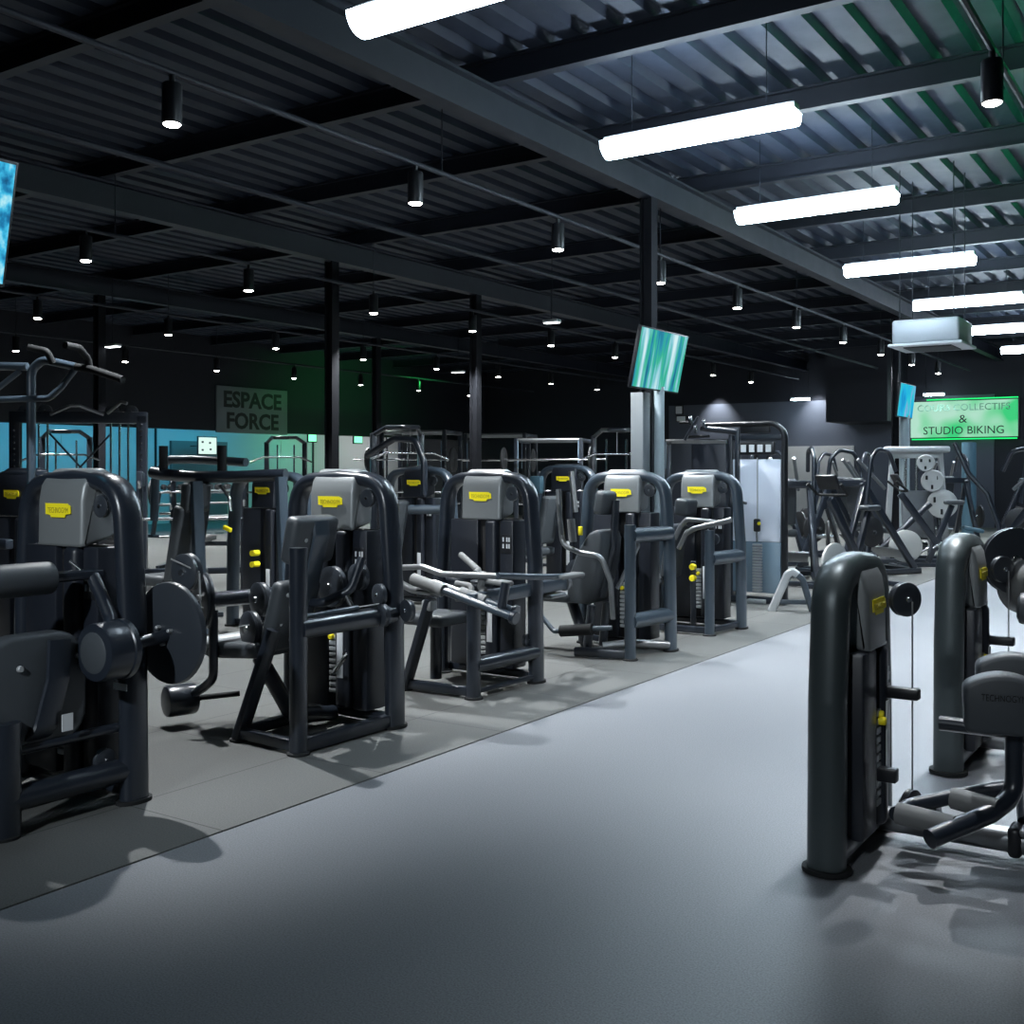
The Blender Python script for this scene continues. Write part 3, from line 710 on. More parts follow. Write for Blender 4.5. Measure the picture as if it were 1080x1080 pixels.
G().tube([L0(p) for p in ((-6.28, 4.15, 2.14), (-6.28, 4.11, 2.21), (-6.37, 4.04, 2.235))], .022, .04, 12).make('chin_grip', 'rubber', t0)
G().tube([L0(p) for p in ((-6.00, 4.05, 2.225), (-6.02, 4.16, 2.22), (-6.06, 4.25, 2.165), (-6.07, 4.27, 2.10), (-6.12, 4.25, 2.10))], .022, .06, 12).make('chin_grip', 'rubber', t0)
G().tube([L0(p) for p in ((-6.17, 4.24, 2.115), (-6.04, 4.26, 2.095), (-5.79, 4.31, 2.02))], .025, .05, 12).make('chin_grip', 'rubber', t0)
for p in ((-6.45, 4.11, 0), (-6.95, 3.80, 0)): q = L0(p); footplate(t0, q[0], q[1], .05)
beamp(t0, L0((-6.45, 4.11, .05)), L0((-6.9, 4.6, .05)), .06, .06, name='base_bar')
beamp(t0, L0((-6.95, 3.80, .05)), L0((-7.2, 4.6, .05)), .06, .06, name='base_bar')
beamp(t0, (-.4, -.3, .95), (.3, -.3, .95), .06, .07, name='knee_bar')

# ---------------------------------------------------------------- free-standing background equipment
def functional_trainer(label, loc, rz):
    r = thing('functional_trainer', label, 'gym machine', loc, rz)
    for sx in (-1, 1):
        beamp(r, (sx*.72, 0, .0), (sx*.72, 0, 2.12), .12, .12, 'frame', 'upright')
        beamp(r, (sx*.72, -.35, .04), (sx*.72, .35, .04), .10, .08, 'frame', 'base_bar')
        for dx in (.16, .26, .36): tubep(r, [(sx*(.72-dx), 0, .1), (sx*(.72-dx), 0, 2.05)], .013, 'chrome', 'guide_rod', 0, n=8)
        g = G()
        for k in range(16): g.box((sx*.46, 0, .16+k*.045), (.30, .14, .040), .005)
        g.make('weight_stack', 'blackplate', r)
        g = G()
        for k in range(26): g.cyl((sx*.72, -.064, .25+k*.07), (sx*.72, -.058, .25+k*.07), .012, 8, .001)
        g.make('adjustment_holes', 'chrome', r)
        c = G().box((sx*.72, -.08, 1.35), (.10, .09, .16), .015).make('carriage', 'frame', r)
        pulley(r, (sx*.72, -.15, 1.32), (1, 0, 0), .05, .03)
        pulley(r, (sx*.60, -.02, 2.16), (0, 1, 0), .08, .04)
        pulley(r, (sx*.38, -.02, 2.16), (0, 1, 0), .08, .04)
    beamp(r, (-.78, 0, 2.09), (.78, 0, 2.09), .12, .14, 'frame', 'crossbar')
    tubep(r, [(-.3, -.1, 2.12), (-.05, -.2, 2.22), (.05, -.2, 2.22), (.3, -.1, 2.12)], .02, 'bar', 'chin_bar')
    tubep(r, [(.35, -.1, 2.14), (.55, -.35, 2.26), (.62, -.38, 2.24)], .02, 'bar', 'chin_bar')
    tubep(r, [(-.35, .05, 1.1), (.35, .05, 1.9)], .012, 'frame', 'cross_brace', 0); tubep(r, [(.35, .05, 1.1), (-.35, .05, 1.9)], .012, 'frame', 'cross_brace', 0)
    return r
functional_trainer('dual cable station with chrome rods, behind the nearest machine and in front of blue wall', (-11.5, 7.95, 0), math.radians(42))

def power_rack(label, loc, rz, h=2.2, group='racks against the far side of the hall'):
    r = thing('power_rack', label, 'power rack', loc, rz, group)
    for sx in (-.6, .6):
        for y in (-.5, .5): beamp(r, (sx, y, 0), (sx, y, h), .075, .075, 'frame', 'upright')
        beamp(r, (sx, -.5, h-.04), (sx, .5, h-.04), .07, .07, 'frame', 'top_bar'); beamp(r, (sx, -.5, .04), (sx, .5, .04), .07, .07, 'frame', 'base_bar')
        tubep(r, [(sx, -.5, .85), (sx, .5, .85)], .03, 'chrome', 'safety_bar', 0)
        G().box((sx*.93, -.55, 1.75), (.02, .01, .5)).make('ruler_strip', 'acrylic_low', r)
    for y in (-.5, .5): tubep(r, [(-.6, y, h-.03), (.6, y, h-.03)], .03, 'bar', 'top_bar', 0)
    return r
def barbell(label, loc, rz, np=1, group='barbells resting on the racks'):
    r = thing('barbell', label, 'barbell', loc, rz, group)
    tubep(r, [(-1.1, 0, 0), (1.1, 0, 0)], .016, 'chrome', 'bar', 0)
    for sx in (-1, 1):
        for k in range(np): G().lathe([(.05, -.018), (.21, -.018), (.225, -.01), (.225, .01), (.21, .018), (.05, .018)], (sx*(.80+k*.05), 0, 0), (1, 0, 0), 24).make('weight_plate', 'blackplate', r)
    return r
a = math.radians(20)
power_rack('pale-topped tall rack farthest behind the leg extension, under the green glow', (-12.7, 16.0, 0), a)
power_rack('tall dark rack directly behind the twin-handle machine tower', (-12.4, 18.2, 0), a)
power_rack('tall dark rack right of the twin-handle machine tower', (-10.6, 17.3, 0), a, 2.05)
power_rack('tall dark rack just beside the boxed column with the screen', (-8.6, 19.3, 0), a, 2.05)
barbell('chrome barbell on the pale-topped rack under the green glow', (-12.5, 15.43, 1.66), a)
barbell('chrome barbell on the rack behind the twin-handle machine tower', (-12.2, 17.63, 1.66), a)
barbell('chrome barbell on the rack right of the twin-handle machine tower', (-10.4, 16.73, 1.66), a)

def bench(label, loc, rz, group='flat training benches'):
    r = thing('weight_bench', label, 'bench', loc, rz, group)
    cushion(r, (0, -.15, .44), (.30, .90, .08), name='seat'); cushion(r, (0, .55, .62), (.30, .62, .08), (.6, 0, 0), 'backrest')
    tubep(r, [(0, -.5, .40), (0, .5, .38)], .035, name='spine')
    for y in (-.5, .5):
        beamp(r, (0, y, .38), (0, y, .04), .06, .06, name='leg'); beamp(r, (-.3, y, .03), (.3, y, .03), .06, .05, name='foot_bar')
    return r
bench('padded bench standing in front of the pale-topped rack', (-11.9, 14.3, 0), .2)
bench('padded bench standing in front of the rack beside the boxed column', (-9.2, 16.2, 0), .3)

def press_station(label, loc, rz, group='bench press stations in the middle of the hall'):
    r = thing('bench_press_station', label, 'bench press', loc, rz, group)
    for sx in (-.55, .55):
        beamp(r, (sx, .45, 0), (sx, .45, 1.45), .07, .08, 'frame', 'upright'); beamp(r, (sx, -.3, .04), (sx, .8, .04), .08, .07, 'frame', 'base_bar')
        for z in (.9, 1.1, 1.3): G().tube([(sx, .42, z), (sx, .33, z-.03), (sx, .30, z+.04)], .016, .02, 8).make('bar_hook', 'chrome', r)
        for z in (.45, .8): tubep(r, [(sx, .48, z), (sx*1.4, .48, z)], .022, 'chrome', 'plate_peg', 0)
    beamp(r, (-.55, .45, .35), (.55, .45, .35), .07, .07, 'frame', 'cross_bar')
    cushion(r, (0, -.30, .46), (.30, 1.2, .09), name='bench_pad', m='grip'); beamp(r, (0, -.8, .40), (0, .42, .40), .07, .06, name='spine')
    beamp(r, (0, -.8, .40), (0, -.85, .02), .07, .07, name='leg'); beamp(r, (-.3, -.85, .03), (.3, -.85, .03), .07, .05, name='foot_bar')
    G().cyl((0, -.62, .34), (0, -.62, .30), .05).make('adjustment_knob', 'yellow', r)
    return r
ps = press_station('bench press station with grey bench between the cable station and the overhead-arm machine', (-9.25, 7.75, 0), math.radians(50))
barbell('chrome barbell racked on the bench press station beside the cable station', (-9.52, 7.97, .93), math.radians(50))
dup(ps, (-10.95, 12.6, 0), .35, 'bench press station seen behind the twin-handle machine tower')
barbell('chrome barbell racked on the station behind the twin-handle machine tower', (-11.06, 12.91, 1.13), .35)
dup(ps, (-8.9, 14.9, 0), .3, 'bench press station seen beside the looped grip machine tower')
barbell('chrome barbell racked on the station beside the looped grip machine tower', (-9.00, 15.22, 1.13), .3)
dup(ps, (-12.8, 10.9, 0), .6, 'bench press station seen over the leg extension machine disc')
barbell('chrome barbell racked high on the station over the leg extension disc', (-13.0, 11.16, 1.13), .6)
def pulley_tower(label, loc, rz, group='pulley towers in the back of the hall'):
    r = thing('pulley_tower', label, 'gym machine', loc, rz, group)
    for sx in (-.32, .32):
        beamp(r, (sx, 0, 0), (sx, 0, 1.95), .08, .10, 'frame', 'upright')
    tubep(r, [(-.32, 0, 1.93), (-.2, -.3, 2.02), (-.1, -.8, 2.0), (.1, -.8, 2.0), (.2, -.3, 2.02), (.32, 0, 1.93)], .03, 'frame', 'top_arm')
    for sx in (-.14, .14): tubep(r, [(sx, 0, .05), (sx, 0, 1.9)], .014, 'chrome', 'guide_rod', 0, n=8)
    g = G()
    for k in range(15): g.box((0, 0, .16+k*.045), (.42, .14, .040), .005)
    g.make('weight_stack', 'blackplate', r)
    beamp(r, (0, .1, .05), (0, -1.2, .05), .08, .08, name='base_bar'); beamp(r, (-.4, 0, .04), (.4, 0, .04), .10, .07, name='base_bar')
    cushion(r, (0, -.85, .48), (.34, .40, .09), name='seat'); beamp(r, (0, -.85, .44), (0, -.85, .06), .07, .07, name='seat_post')
    tubep(r, [(-.28, -.45, .68), (.28, -.45, .68)], .055, 'pad', 'thigh_roller', 0); beamp(r, (0, -.45, .68), (0, -.45, .08), .06, .06, name='roller_post')
    tubep(r, [(-.5, -.8, 1.60), (-.3, -.8, 1.68), (.3, -.8, 1.68), (.5, -.8, 1.60)], .014, 'chrome', 'pull_bar'); tubep(r, [(0, -.8, 1.98), (0, -.8, 1.68)], .004, 'cable', 'cable', 0, n=6)
    return r
pt = pulley_tower('pulldown tower with chrome rods just left of the boxed screen column', (-7.3, 13.6, 0), .5)
dup(pt, (-9.3, 11.2, 0), .9, 'pulldown tower with chrome rods between the leg extension and twin-handle towers')
dup(pt, (-13.6, 13.4, 0), .7, 'pulldown tower with chrome rods in front of the blue recess, under the force sign')
dup(pt, (-14.2, 9.6, 0), .9, 'pulldown tower with chrome rods behind the dual cable station')
def dumbbell_rack(label, loc, rz):
    r = thing('dumbbell_rack', label, 'dumbbell rack', loc, rz)
    for sx in (-1.2, 1.2): beamp(r, (sx, .18, 0), (sx, -.05, 1.0), .07, .09, 'frame', 'side_post'); beamp(r, (sx, -.3, .04), (sx, .35, .04), .07, .07, 'frame', 'base_bar')
    for z in (.42, .72, 1.0): G().box((0, .05-.18*(z-.42)/.58+.02, z), (2.4, .28, .03), .006, (-.15, 0, 0)).make('shelf', 'steel', r)
    return r
dumbbell_rack('long pale-shelved dumbbell rack along the blue recess', (-19.5, 16.6, 0), PI/2)
def dumbbell(loc, rz):
    r = thing('dumbbell', 'black hexagon-ended dumbbell on the top shelf of the long rack along the blue recess', 'dumbbell', loc, rz, 'dumbbells on the top shelf of the long rack')
    tubep(r, [(0, -.10, 0), (0, .10, 0)], .016, 'chrome', 'handle', 0)
    for sy in (-1, 1): G().lathe([(.055, -.05), (.068, -.035), (.068, .035), (.055, .05)], (0, sy*.11, 0), (0, 1, 0), 6).make('weight_head', 'blackplate', r)
    return r
db = dumbbell((-19.38, 15.55, 1.10), PI/2)
for k in range(1, 9): dup(db, (-19.38, 15.55+k*.26, 1.10), PI/2)
def lever_machine(label, loc, rz, group='plate-loaded machines past the cable tower'):
    """plate-loaded machine: diagonal frame, pads, loops, plates"""
    r = thing('plate_loaded_machine', label, 'gym machine', loc, rz, group)
    for sx in (-.42, .42):
        beamp(r, (sx, -.75, .05), (sx, .75, .05), .08, .07, name='base_bar')
        beamp(r, (sx, -.65, .08), (sx*.8, .25, 1.30), .07, .09, name='diagonal_post')
        beamp(r, (sx, .70, .08), (sx*.8, .20, 1.28), .07, .08, name='rear_post')
        tubep(r, [(sx*.95, .25, .9), (sx*.95, .15, 1.62), (sx*.9, .0, 1.76), (sx*.8, -.25, 1.72), (sx*.8, -.38, 1.45)], .03, 'frame', 'loop_handle', .14)
        tubep(r, [(sx*.5, -.3, 1.2), (sx*.35, .15, 1.62)], .024, 'bar', 'lever_arm', 0)
        G().lathe([(.03, -.02), (.19, -.02), (.205, -.01), (.205, .01), (.19, .02), (.03, .02)], (sx*1.35, .30, .62), (1, 0, 0), 24).make('weight_plate', 'blackplate', r)
        tubep(r, [(sx, .3, .62), (sx*1.5, .3, .62)], .025, 'chrome', 'plate_peg', 0)
    beamp(r, (-.42, -.72, .05), (.42, -.72, .05), .08, .06, name='cross_bar'); beamp(r, (-.42, .72, .05), (.42, .72, .05), .08, .06, name='cross_bar')
    beamp(r, (-.36, .22, 1.28), (.36, .22, 1.28), .08, .10, name='cross_bar')
    cushion(r, (0, -.28, .62), (.40, .42, .09), (.1, 0, 0), 'seat'); cushion(r, (0, .02, 1.05), (.36, .10, .62), (-.25, 0, 0), 'backrest')
    G().box((0, -.62, .28), (.70, .30, .03), .008, (.5, 0, 0)).make('foot_platform', 'steel', r)
    tubep(r, [(0, -.25, .58), (0, -.1, .08)], .05, name='seat_post')
    beamp(r, (0, -.1, .06), (0, .7, .06), .08, .06, name='spine')
    return r
lm = lever_machine('dark plate-loaded machine with high curved loops, first past the cable tower', (-5.0, 13.9, 0), math.radians(200))
dup(lm, (-4.5, 15.6, 0), math.radians(150), 'dark plate-loaded machine with diagonal posts in front of the small wall screen')
dup(lm, (-6.3, 16.4, 0), math.radians(230), 'dark plate-loaded machine set back against the pale wall panel')
dup(lm, (-2.9, 20.6, 0), math.radians(100), 'dark plate-loaded machine under the green sign, next to the round pillar')
dup(lm, (-2.2, 16.2, 0), math.radians(250), 'dark plate-loaded machine at the picture edge right of the grey discs')
dup(lm, (-5.6, 18.6, 0), math.radians(170), 'dark plate-loaded machine left of the pale trapezoid machine, below the dark bulkhead')
dup(lm, (-4.6, 21.4, 0), math.radians(210), 'dark plate-loaded machine behind the pale trapezoid machine with grey discs')

def bike(label, loc, rz, group='exercise bikes past the cable tower'):
    r = thing('exercise_bike', label, 'exercise bike', loc, rz, group)
    beamp(r, (-.3, -.55, .04), (.3, -.55, .04), .08, .06, name='stabiliser'); beamp(r, (-.3, .55, .04), (.3, .55, .04), .08, .06, name='stabiliser')
    beamp(r, (0, -.55, .06), (0, .55, .06), .07, .06, name='spine')
    beamp(r, (0, .10, .10), (0, -.25, .95), .06, .08, name='seat_post'); beamp(r, (0, -.05, .35), (0, .50, 1.12), .07, .10, name='head_post')
    G().lathe([(.03, -.03), (.22, -.03), (.24, -.015), (.24, .015), (.22, .03), (.03, .03)], (0, .42, .34), (1, 0, 0), 28).make('flywheel', 'plate', r)
    G().box((0, -.28, .99), (.17, .27, .07), .03, seg=3).make('saddle', 'pad', r)
    tubep(r, [(-.24, .62, 1.30), (-.22, .45, 1.16), (.22, .45, 1.16), (.24, .62, 1.30)], .018, 'rubber', 'handlebar')
    G().box((0, .55, 1.32), (.30, .05, .20), .02, (-.5, 0, 0)).make('console', 'black', r)
    for sx in (-1, 1): tubep(r, [(sx*.08, .05, .32), (sx*.12, .05 + sx*.14, .32 - sx*.10), (sx*.22, .05+sx*.14, .32-sx*.10)], .018, 'chrome', 'crank', .02)
    return r
bk0 = bike('dark exercise bike with grey flywheel in front of the plate-loaded machines', (-3.95, 13.6, 0), math.radians(160))
dup(bk0, (-3.75, 16.9, 0), math.radians(120), 'dark exercise bike with tilted console below the small wall screen')

# plate tree machine: pale trapezoid tower with big grey discs and a diagonal sled tube
pm = thing('hack_squat_machine', 'pale trapezoid-framed machine loaded with big grey discs beneath the small screen', 'gym machine', (-4.25, 18.05, 0), math.radians(20))
G().prism([(-.52, 0), (-.40, 1.80), (.40, 1.80), (.52, 0), (.42, 0), (.33, 1.66), (-.33, 1.66), (-.42, 0)], 'xz', .25, .37, .01).make('trapezoid_frame', 'steel', pm)
G().box((0, .31, 1.80), (1.0, .32, .10), .03, seg=3).make('top_cover', 'steel', pm)
for x in (-.2, .0, .2): tubep(pm, [(x, .3, .1), (x*.8, .3, 1.75)], .022, 'chrome', 'guide_rod', 0)
for x, z, rr in ((.22, .94, .225), (.08, 1.30, .175), (-.02, 1.58, .135)):
    p = G().lathe([(.03, -.03), (rr*.5, -.022), (rr*.9, -.03), (rr, -.018), (rr, .018), (rr*.9, .03), (.03, .03)], (x+.1, -.25, z), (.25, 1, 0), 32).make('weight_plate', 'plate', pm)
    g = G()
    for k in range(3):
        q = k*2.1+.5; g.box((x+.1+rr*.55*math.cos(q)-.012, -.285, z+rr*.55*math.sin(q)), (.035, .012, rr*.38), .005)
    g.make('grip_slot', 'slot', p)
    tubep(pm, [(x+.1, -.25, z), (x+.15, .3, z)], .028, 'frame', 'plate_peg', 0)
tubep(pm, [(-.75, -.55, .10), (.12, -.42, .95)], .05, 'frame', 'sled_tube', 0, n=14)
tubep(pm, [(.55, .1, 1.9), (.75, .0, 1.4), (1.0, -.1, 1.1), (1.15, -.2, .6), (1.25, -.2, .08)], .04, 'frame', 'curved_frame', .2)
beamp(pm, (-.8, -.6, .05), (1.3, -.3, .05), .1, .08, name='base_bar'); beamp(pm, (-.5, .3, .05), (.6, .3, .05), .1, .08, name='base_bar')
beamp(pm, (-.6, -.5, .05), (-.45, .3, .05), .1, .08, name='base_bar'); beamp(pm, (.5, -.4, .05), (.5, .3, .05), .1, .08, name='base_bar')
cushion(pm, (.0, .1, .75), (.5, .12, .8), (-.3, 0, 0), 'backrest')
G().box((.75, -.3, .55), (.3, .3, .06), .02, (0, .2, 0), 3).make('shoulder_pad', 'teal', pm)

# ---------------------------------------------------------------- cable tower
ct = thing('cable_tower', 'tall cable machine with pale glossy front panel and black hooped frame', 'gym machine', (-4.42, 11.45, 0))
G().box((-.50, .10, .90), (.42, .46, 1.72), .02).make('rear_housing', 'shroud', ct)
G().tube([(.33, 0, .0), (.33, 0, 1.88), (.22, 0, 1.97), (-.62, 0, 1.97)], .030, .16, 14, .05, (0, 1, 0), .7).make('hoop_frame', 'black', ct)
beamp(ct, (-.28, 0, 0), (-.28, 0, 1.86), .05, .08, name='upright')
beamp(ct, (-.28, 0, 1.82), (.33, 0, 1.82), .05, .06, name='crossbar')
G().box((.02, .02, .40), (.55, .10, .56), .01).make('stack_guard', 'acrylic_low', ct)
G().box((.02, .02, 1.13), (.55, .10, .90), .01).make('front_panel', 'acrylic', ct)
pl = G().box((.02, -.035, 1.70), (.42, .03, .14), .006).make('instruction_placard', 'black', ct)
g = G()
for k in range(4): g.box((-.12+k*.095, -.052, 1.70), (.06, .003, .08))
g.make('placard_print', 'white', pl)
G().box((.0, -.01, 1.92), (.34, .04, .10), .01).make('header_plate', 'black', ct)
g = G()
for k in range(17): g.box((.04, -.05, .15+k*.031), (.10, .05, .022), .004)
st = g.make('weight_stack', 'steel', ct)
tubep(ct, [(.04, -.06, .68), (.04, -.06, .82)], .012, 'chrome', 'selector_rod', 0)
G().box((.04, -.06, .86), (.07, .05, .14), .015, seg=3).make('stack_handle', 'black', ct)
G().cyl((.07, -.09, .88), (.07, -.075, .88), .02, 12).make('selector_pin', 'yellow', ct)
tubep(ct, [(.04, -.05, .92), (.04, -.05, 1.6)], .006, 'cable', 'cable', 0, n=6)
beamp(ct, (-.17, -.10, 1.12), (-.17, -.10, 1.92), .05, .05, name='swivel_arm'); tubep(ct, [(-.17, -.1, 1.12), (-.06, -.12, 1.10)], .016, 'frame', 'swivel_arm', 0)
tubep(ct, [(-.17, -.1, 1.88), (-.30, -.1, 1.90), (-.6, -.1, 1.93)], .035, 'frame', 'swivel_arm', .05)
for x, z in ((-.56, 1.98), (-.66, 1.92), (-.72, 2.02)): pulley(ct, (x, -.12, z), (1, .3, 0), .055, .03)
tubep(ct, [(-.78, -.14, 1.80), (-.62, -.14, 2.06)], .016, 'frame', 'hand_grip', 0); tubep(ct, [(-.80, -.1, 1.84), (-.50, -.1, 1.84)], .016, 'rubber', 'hand_grip', 0); tubep(ct, [(-.86, -.1, 2.0), (-.70, -.1, 2.0)], .016, 'rubber', 'hand_grip', 0)
G().box((.04, -.06, .03), (.20, .12, .05), .01).make('base_bar', 'steel', ct)
beamp(ct, (-.7, .0, .04), (.36, .0, .04), .10, .07, name='base_bar')
g = G()
# A-shaped stand
sa = thing('a_frame_stand', 'small grey A-shaped steel stand on the floor beside the cable tower', 'equipment stand', (-3.83, 10.95, 0), math.radians(20))
G().tube([(-.21, 0, .0), (-.05, 0, .38), (.0, 0, .42), (.05, 0, .38)], .042, .06, 12, .055, (0, 1, 0), .6).make('front_leg', 'steel', sa)
G().tube([(.03, 0, .40), (.10, .02, .34), (.20, .05, .0)], .034, .06, 12, .045, (0, 1, 0), .6).make('rear_leg', 'frame2', sa)
beamp(sa, (-.13, .0, .10), (.18, .04, .10), .04, .05, 'frame2', 'cross_bar'); G().cyl((-.01, -.05, .40), (-.01, .05, .40), .03).make('pivot', 'bar', sa)

# ---------------------------------------------------------------- wall screens
def tv(label, loc, mt, w=1.06, h=.60, rz=PI/2, tilt=.20):
    r = thing('wall_screen', label, 'television', loc, rz)
    s = G().box((0, 0, 0), (w, .04, h), .006).make('casing', 'black', r); s.rotation_euler = (tilt, 0, 0)
    p = G().box((0, -.0215, 0), (w-.03, .003, h-.03)).make('display', mt, s)
    G().box((0, .06, 0), (.30, .10, .25), .01).make('mount_bracket', 'black', s)
    return r
tv('screen showing a pale forest, mounted on the boxed column', (-4.80, 9.83, 2.55), 'forest', tilt=.2)
tv('bright blue screen cut off at the left picture edge', (-4.95, 2.51, 2.64), 'bluetv', tilt=.2)
tv('small blue screen in the distance above the pale trapezoid machine', (-4.92, 19.95, 2.70), 'sea', tilt=.12)

# ---------------------------------------------------------------- signs, units, far lights
sg = thing('force_sign', 'dim grey wall sign with ESPACE FORCE in black letters', 'sign', (-20.97, 19.5, 2.99), PI/2)
G().box((0, .0, 0), (2.40, .05, 1.16), .01).make('signboard', 'signboard', sg)
text('sign_lettering', 'ESPACE', 1.95, 'signink', sg, (0, -.03, .26), (PI/2, 0, 0), .42, .004, .03)
text('sign_lettering', 'FORCE', 1.75, 'signink', sg, (0, -.03, -.27), (PI/2, 0, 0), .42, .004, .03)
gs = thing('studio_sign', 'lit green and white sign reading STUDIO BIKING on the far wall', 'sign', (-5.92, 29.85, 2.80))
G().box((0, .02, 0), (2.66, .10, 1.0), .01).make('sign_case', 'black', gs)
G().box((0, -.035, 0), (2.60, .012, .94)).make('sign_face', 'lit_sign', gs)
text('sign_lettering', 'COURS COLLECTIFS', 2.25, 'signpale', gs, (0, -.045, .30), (PI/2, 0, 0), .17, .003)
text('sign_lettering', '&', .20, 'signink', gs, (0, -.045, .0), (PI/2, 0, 0), .20, .003)
text('sign_lettering', 'STUDIO BIKING', 1.95, 'signink', gs, (0, -.045, -.29), (PI/2, 0, 0), .20, .003)
G().box((0, 0, -.515), (2.55, .06, .03)).make('edge_glow', 'sign_green', gs); G().box((.2, 0, .515), (2.2, .06, .03)).make('edge_glow', 'sign_green', gs)

ac = thing('ceiling_air_unit', 'pale box-shaped air conditioning unit hanging under the black ceiling', 'air conditioner', (-2.82, 12.6, 2.95))
G().box((0, 0, .02), (.70, .70, .26), .03, seg=3).make('casing', 'unit', ac)
G().box((0, 0, -.125), (.77, .77, .03), .01).make('grille_panel', 'white', ac)
G().box((0, 0, -.145), (.5, .5, .012)).make('intake_grille', 'black', ac)
for sx in (-.28, .28):
    for sy in (-.28, .28): G().tube([(sx, sy, .14), (sx, sy, 1.82)], .006, n=6).make('hanger_rod', 'beam', ac)

def sign_box(name, label, loc, dims, m, rz=0., cat='sign', border=True):
    r = thing(name, label, cat, loc, rz)
    G().box((0, .015, 0), (dims[0]+.06, .04, dims[1]+.06), .005).make('case', 'black', r)
    G().box((0, -.01, 0), (dims[0], .012, dims[1])).make('lit_face', m, r)
    return r
sb = sign_box('lit_notice', 'pale green lit notice square below the dark force sign', (-23.9, 20.55, 2.16), (.62, .46), 'white_glow', PI/2)
for z, x in ((.10, -.18), (-.12, -.18), (.08, .08), (-.10, .10)): G().box((x, -.018, z), (.07, .004, .05)).make('printed_mark', 'signink', sb)
G().box((.0, .355, -.0), (.02, .695, .02)).make('wall_arm', 'black', sb)
sign_box('exit_sign', 'small green exit light left of the dark post under the bulkhead', (-21.5, 22.2, 2.38), (.30, .20), 'exit_glow', PI/2)
sign_box('exit_sign', 'small green exit light right of the dark post under the bulkhead', (-21.5, 24.1, 2.38), (.34, .20), 'exit_glow', PI/2)
sign_box('notice_plate', 'upper small white notice on the slate far wall', (-13.95, 29.93, 3.28), (.20, .22), 'white', 0, 'notice')
sign_box('notice_plate', 'lower small white notice on the slate far wall', (-13.88, 29.93, 3.02), (.28, .14), 'white', 0, 'notice')

def small_lamp(label, loc, w=.34, rod=.75, l=.12):
    r = thing('suspended_lamp', label, 'ceiling light', loc, 0, 'flat lamps hung on thin rods')
    G().box((0, 0, 0), (w, l, .04), .008).make('lamp_tray', 'steel', r); G().box((0, 0, -.024), (w-.03, l-.02, .01)).make('diffuser', 'small_glow', r)
    G().tube([(0, 0, .02), (0, 0, rod)], .006, n=6).make('rod', 'beam', r)
    return r
small_lamp('flat hung lamp between the front ceiling rows, left of the screen column', (-8.0, 13.0, 3.55), .24, 1.22)
small_lamp('flat hung lamp on a long rod above the force sign side', (-14.9, 10.9, 3.45), .30, 1.32)
small_lamp('flat hung lamp low over the middle of the dark hall', (-14.0, 18.9, 3.6), .30, 1.17)
for x, y, lb in ((-9.95, 29.1, 'short bright far lamp over the pale wall panel'), (-6.5, 29.2, 'short bright far lamp just left of the green sign')):
    r = thing('far_linear_lamp', lb, 'ceiling light', (x, y, 3.42), 0, 'linear lamps near the far wall')
    G().box((0, 0, .03), (.52, .12, .05), .01).make('housing', 'steel', r); G().box((0, 0, -.01), (.5, .14, .05), .02).make('diffuser', 'tube_glow', r)
    for sx in (-.2, .2): G().tube([(sx, 0, .05), (sx, 0, 1.345)], .005, n=6).make('suspension_wire', 'beam', r)

# ---------------------------------------------------------------- lights
def lamp(kind, loc, rot, energy, col, **k):
    d = bpy.data.lights.new('lamp', kind); d.energy = energy; d.color = col
    for a, b in k.items(): setattr(d, a, b)
    o = bpy.data.objects.new('lamp', d); COL.objects.link(o); o.location = loc; o.rotation_euler = rot
    return o
for y in (13.5, 17., 20.5): lamp('AREA', (-23.0, y, 2.95), (0, math.radians(25), 0), 55, (.08, .60, .85), shape='RECTANGLE', size=.3, size_y=3.2)
lamp('AREA', (-23.0, 24.4, 2.95), (0, math.radians(25), 0), 40, (.2, 1., .55), shape='RECTANGLE', size=.3, size_y=1.)
lamp('AREA', (-22.8, 27.6, 2.95), (0, math.radians(25), 0), 60, (1, .96, .9), shape='RECTANGLE', size=.3, size_y=2.)
for x in (-12.7, -9.75): lamp('SPOT', (x, 29.6, 3.9), (math.radians(12), 0, 0), 240, (.9, .95, 1), spot_size=math.radians(80), spot_blend=.9, shadow_soft_size=.05)
lamp('SPOT', (-1.2, 4.6, 3.58), (0, 0, 0), 260, (.88, .94, 1), spot_size=math.radians(60), spot_blend=.8, shadow_soft_size=.05)
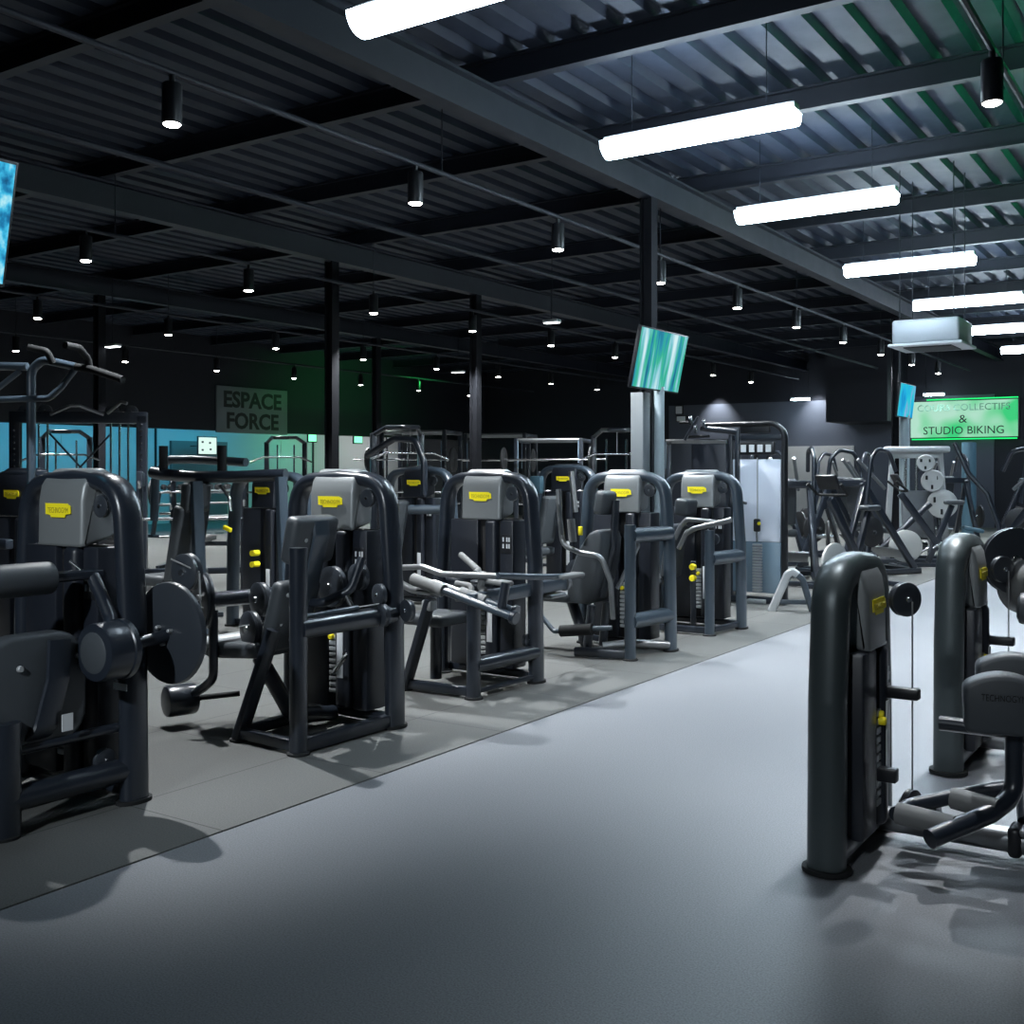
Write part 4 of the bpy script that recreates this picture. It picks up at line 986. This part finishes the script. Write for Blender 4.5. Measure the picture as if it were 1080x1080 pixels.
dup(spot, (-1.2, 4.6, 3.6), None, 'black cylinder spotlight straight above the knee-pad machine')
lamp('SPOT', (-17.2, 23.0, 4.3), (0, math.radians(68), 0), 200, (.05, 1, .2), spot_size=math.radians(110), spot_blend=1, shadow_soft_size=.1)
st = thing('led_strip', 'slim green uplight strip under the deck near the right-hand conduit', 'led strip', (-.75, 13.0, 4.02))
G().box((0, 0, -.02), (.07, 11, .03), .005).make('housing', 'black', st)
G().box((0, 0, -.002), (.05, 10.9, .006)).make('diffuser', 'green_led', st)
for y in (-4.9, 0.3, 4.9): G().tube([(.03, y, -.01), (.03, y, .55)], .006, n=6).make('hanger_rod', 'beam', st)

# track spotlights added behind the camera, out of view, to brighten machine fronts
def fill(label, loc, aim, energy, size):
    loc, aim = V(loc), V(aim); d = (aim-loc).normalized()
    r = thing('fill_spotlight', label, 'spotlight', loc)
    G().cyl(-d*.16, d*.04, .06, 20).make('lamp_body', 'black', r)
    G().cyl(d*.035, d*.045, .05, 16, .001).make('lens', 'spot_glow', r)
    G().tube([(0, 0, .05), (0, 0, ZD-loc.z-.1)], .012, n=8).make('stem', 'black', r)
    o = lamp('SPOT', loc + d*.07, d.to_track_quat('-Z', 'Y').to_euler(), energy, (.84, .93, 1), spot_size=math.radians(size), spot_blend=.7, shadow_soft_size=.08)
fill('black track spotlight added out of view behind the walkway, aimed at the front machine line', (-2.2, -2.2, 3.7), (-4.4, 4.6, 1.1), 1000, 44)
fill('black track spotlight added out of view behind the walkway, aimed at the low machines', (-.6, -2.3, 3.7), (-1.1, 5.2, .8), 420, 30)
w = bpy.data.worlds.new('hall_air'); SC.world = w; w.use_nodes = True
w.node_tree.nodes['Background'].inputs[0].default_value = (.02, .025, .035, 1)
SC.view_settings.view_transform = 'Standard'; SC.view_settings.look = 'None'; SC.view_settings.gamma = 1; SC.view_settings.exposure = 0
SC.view_settings.use_curve_mapping = False
SC.cycles.use_denoising = True
SC.cycles.max_bounces = 6
SC.cycles.sample_clamp_indirect = 6
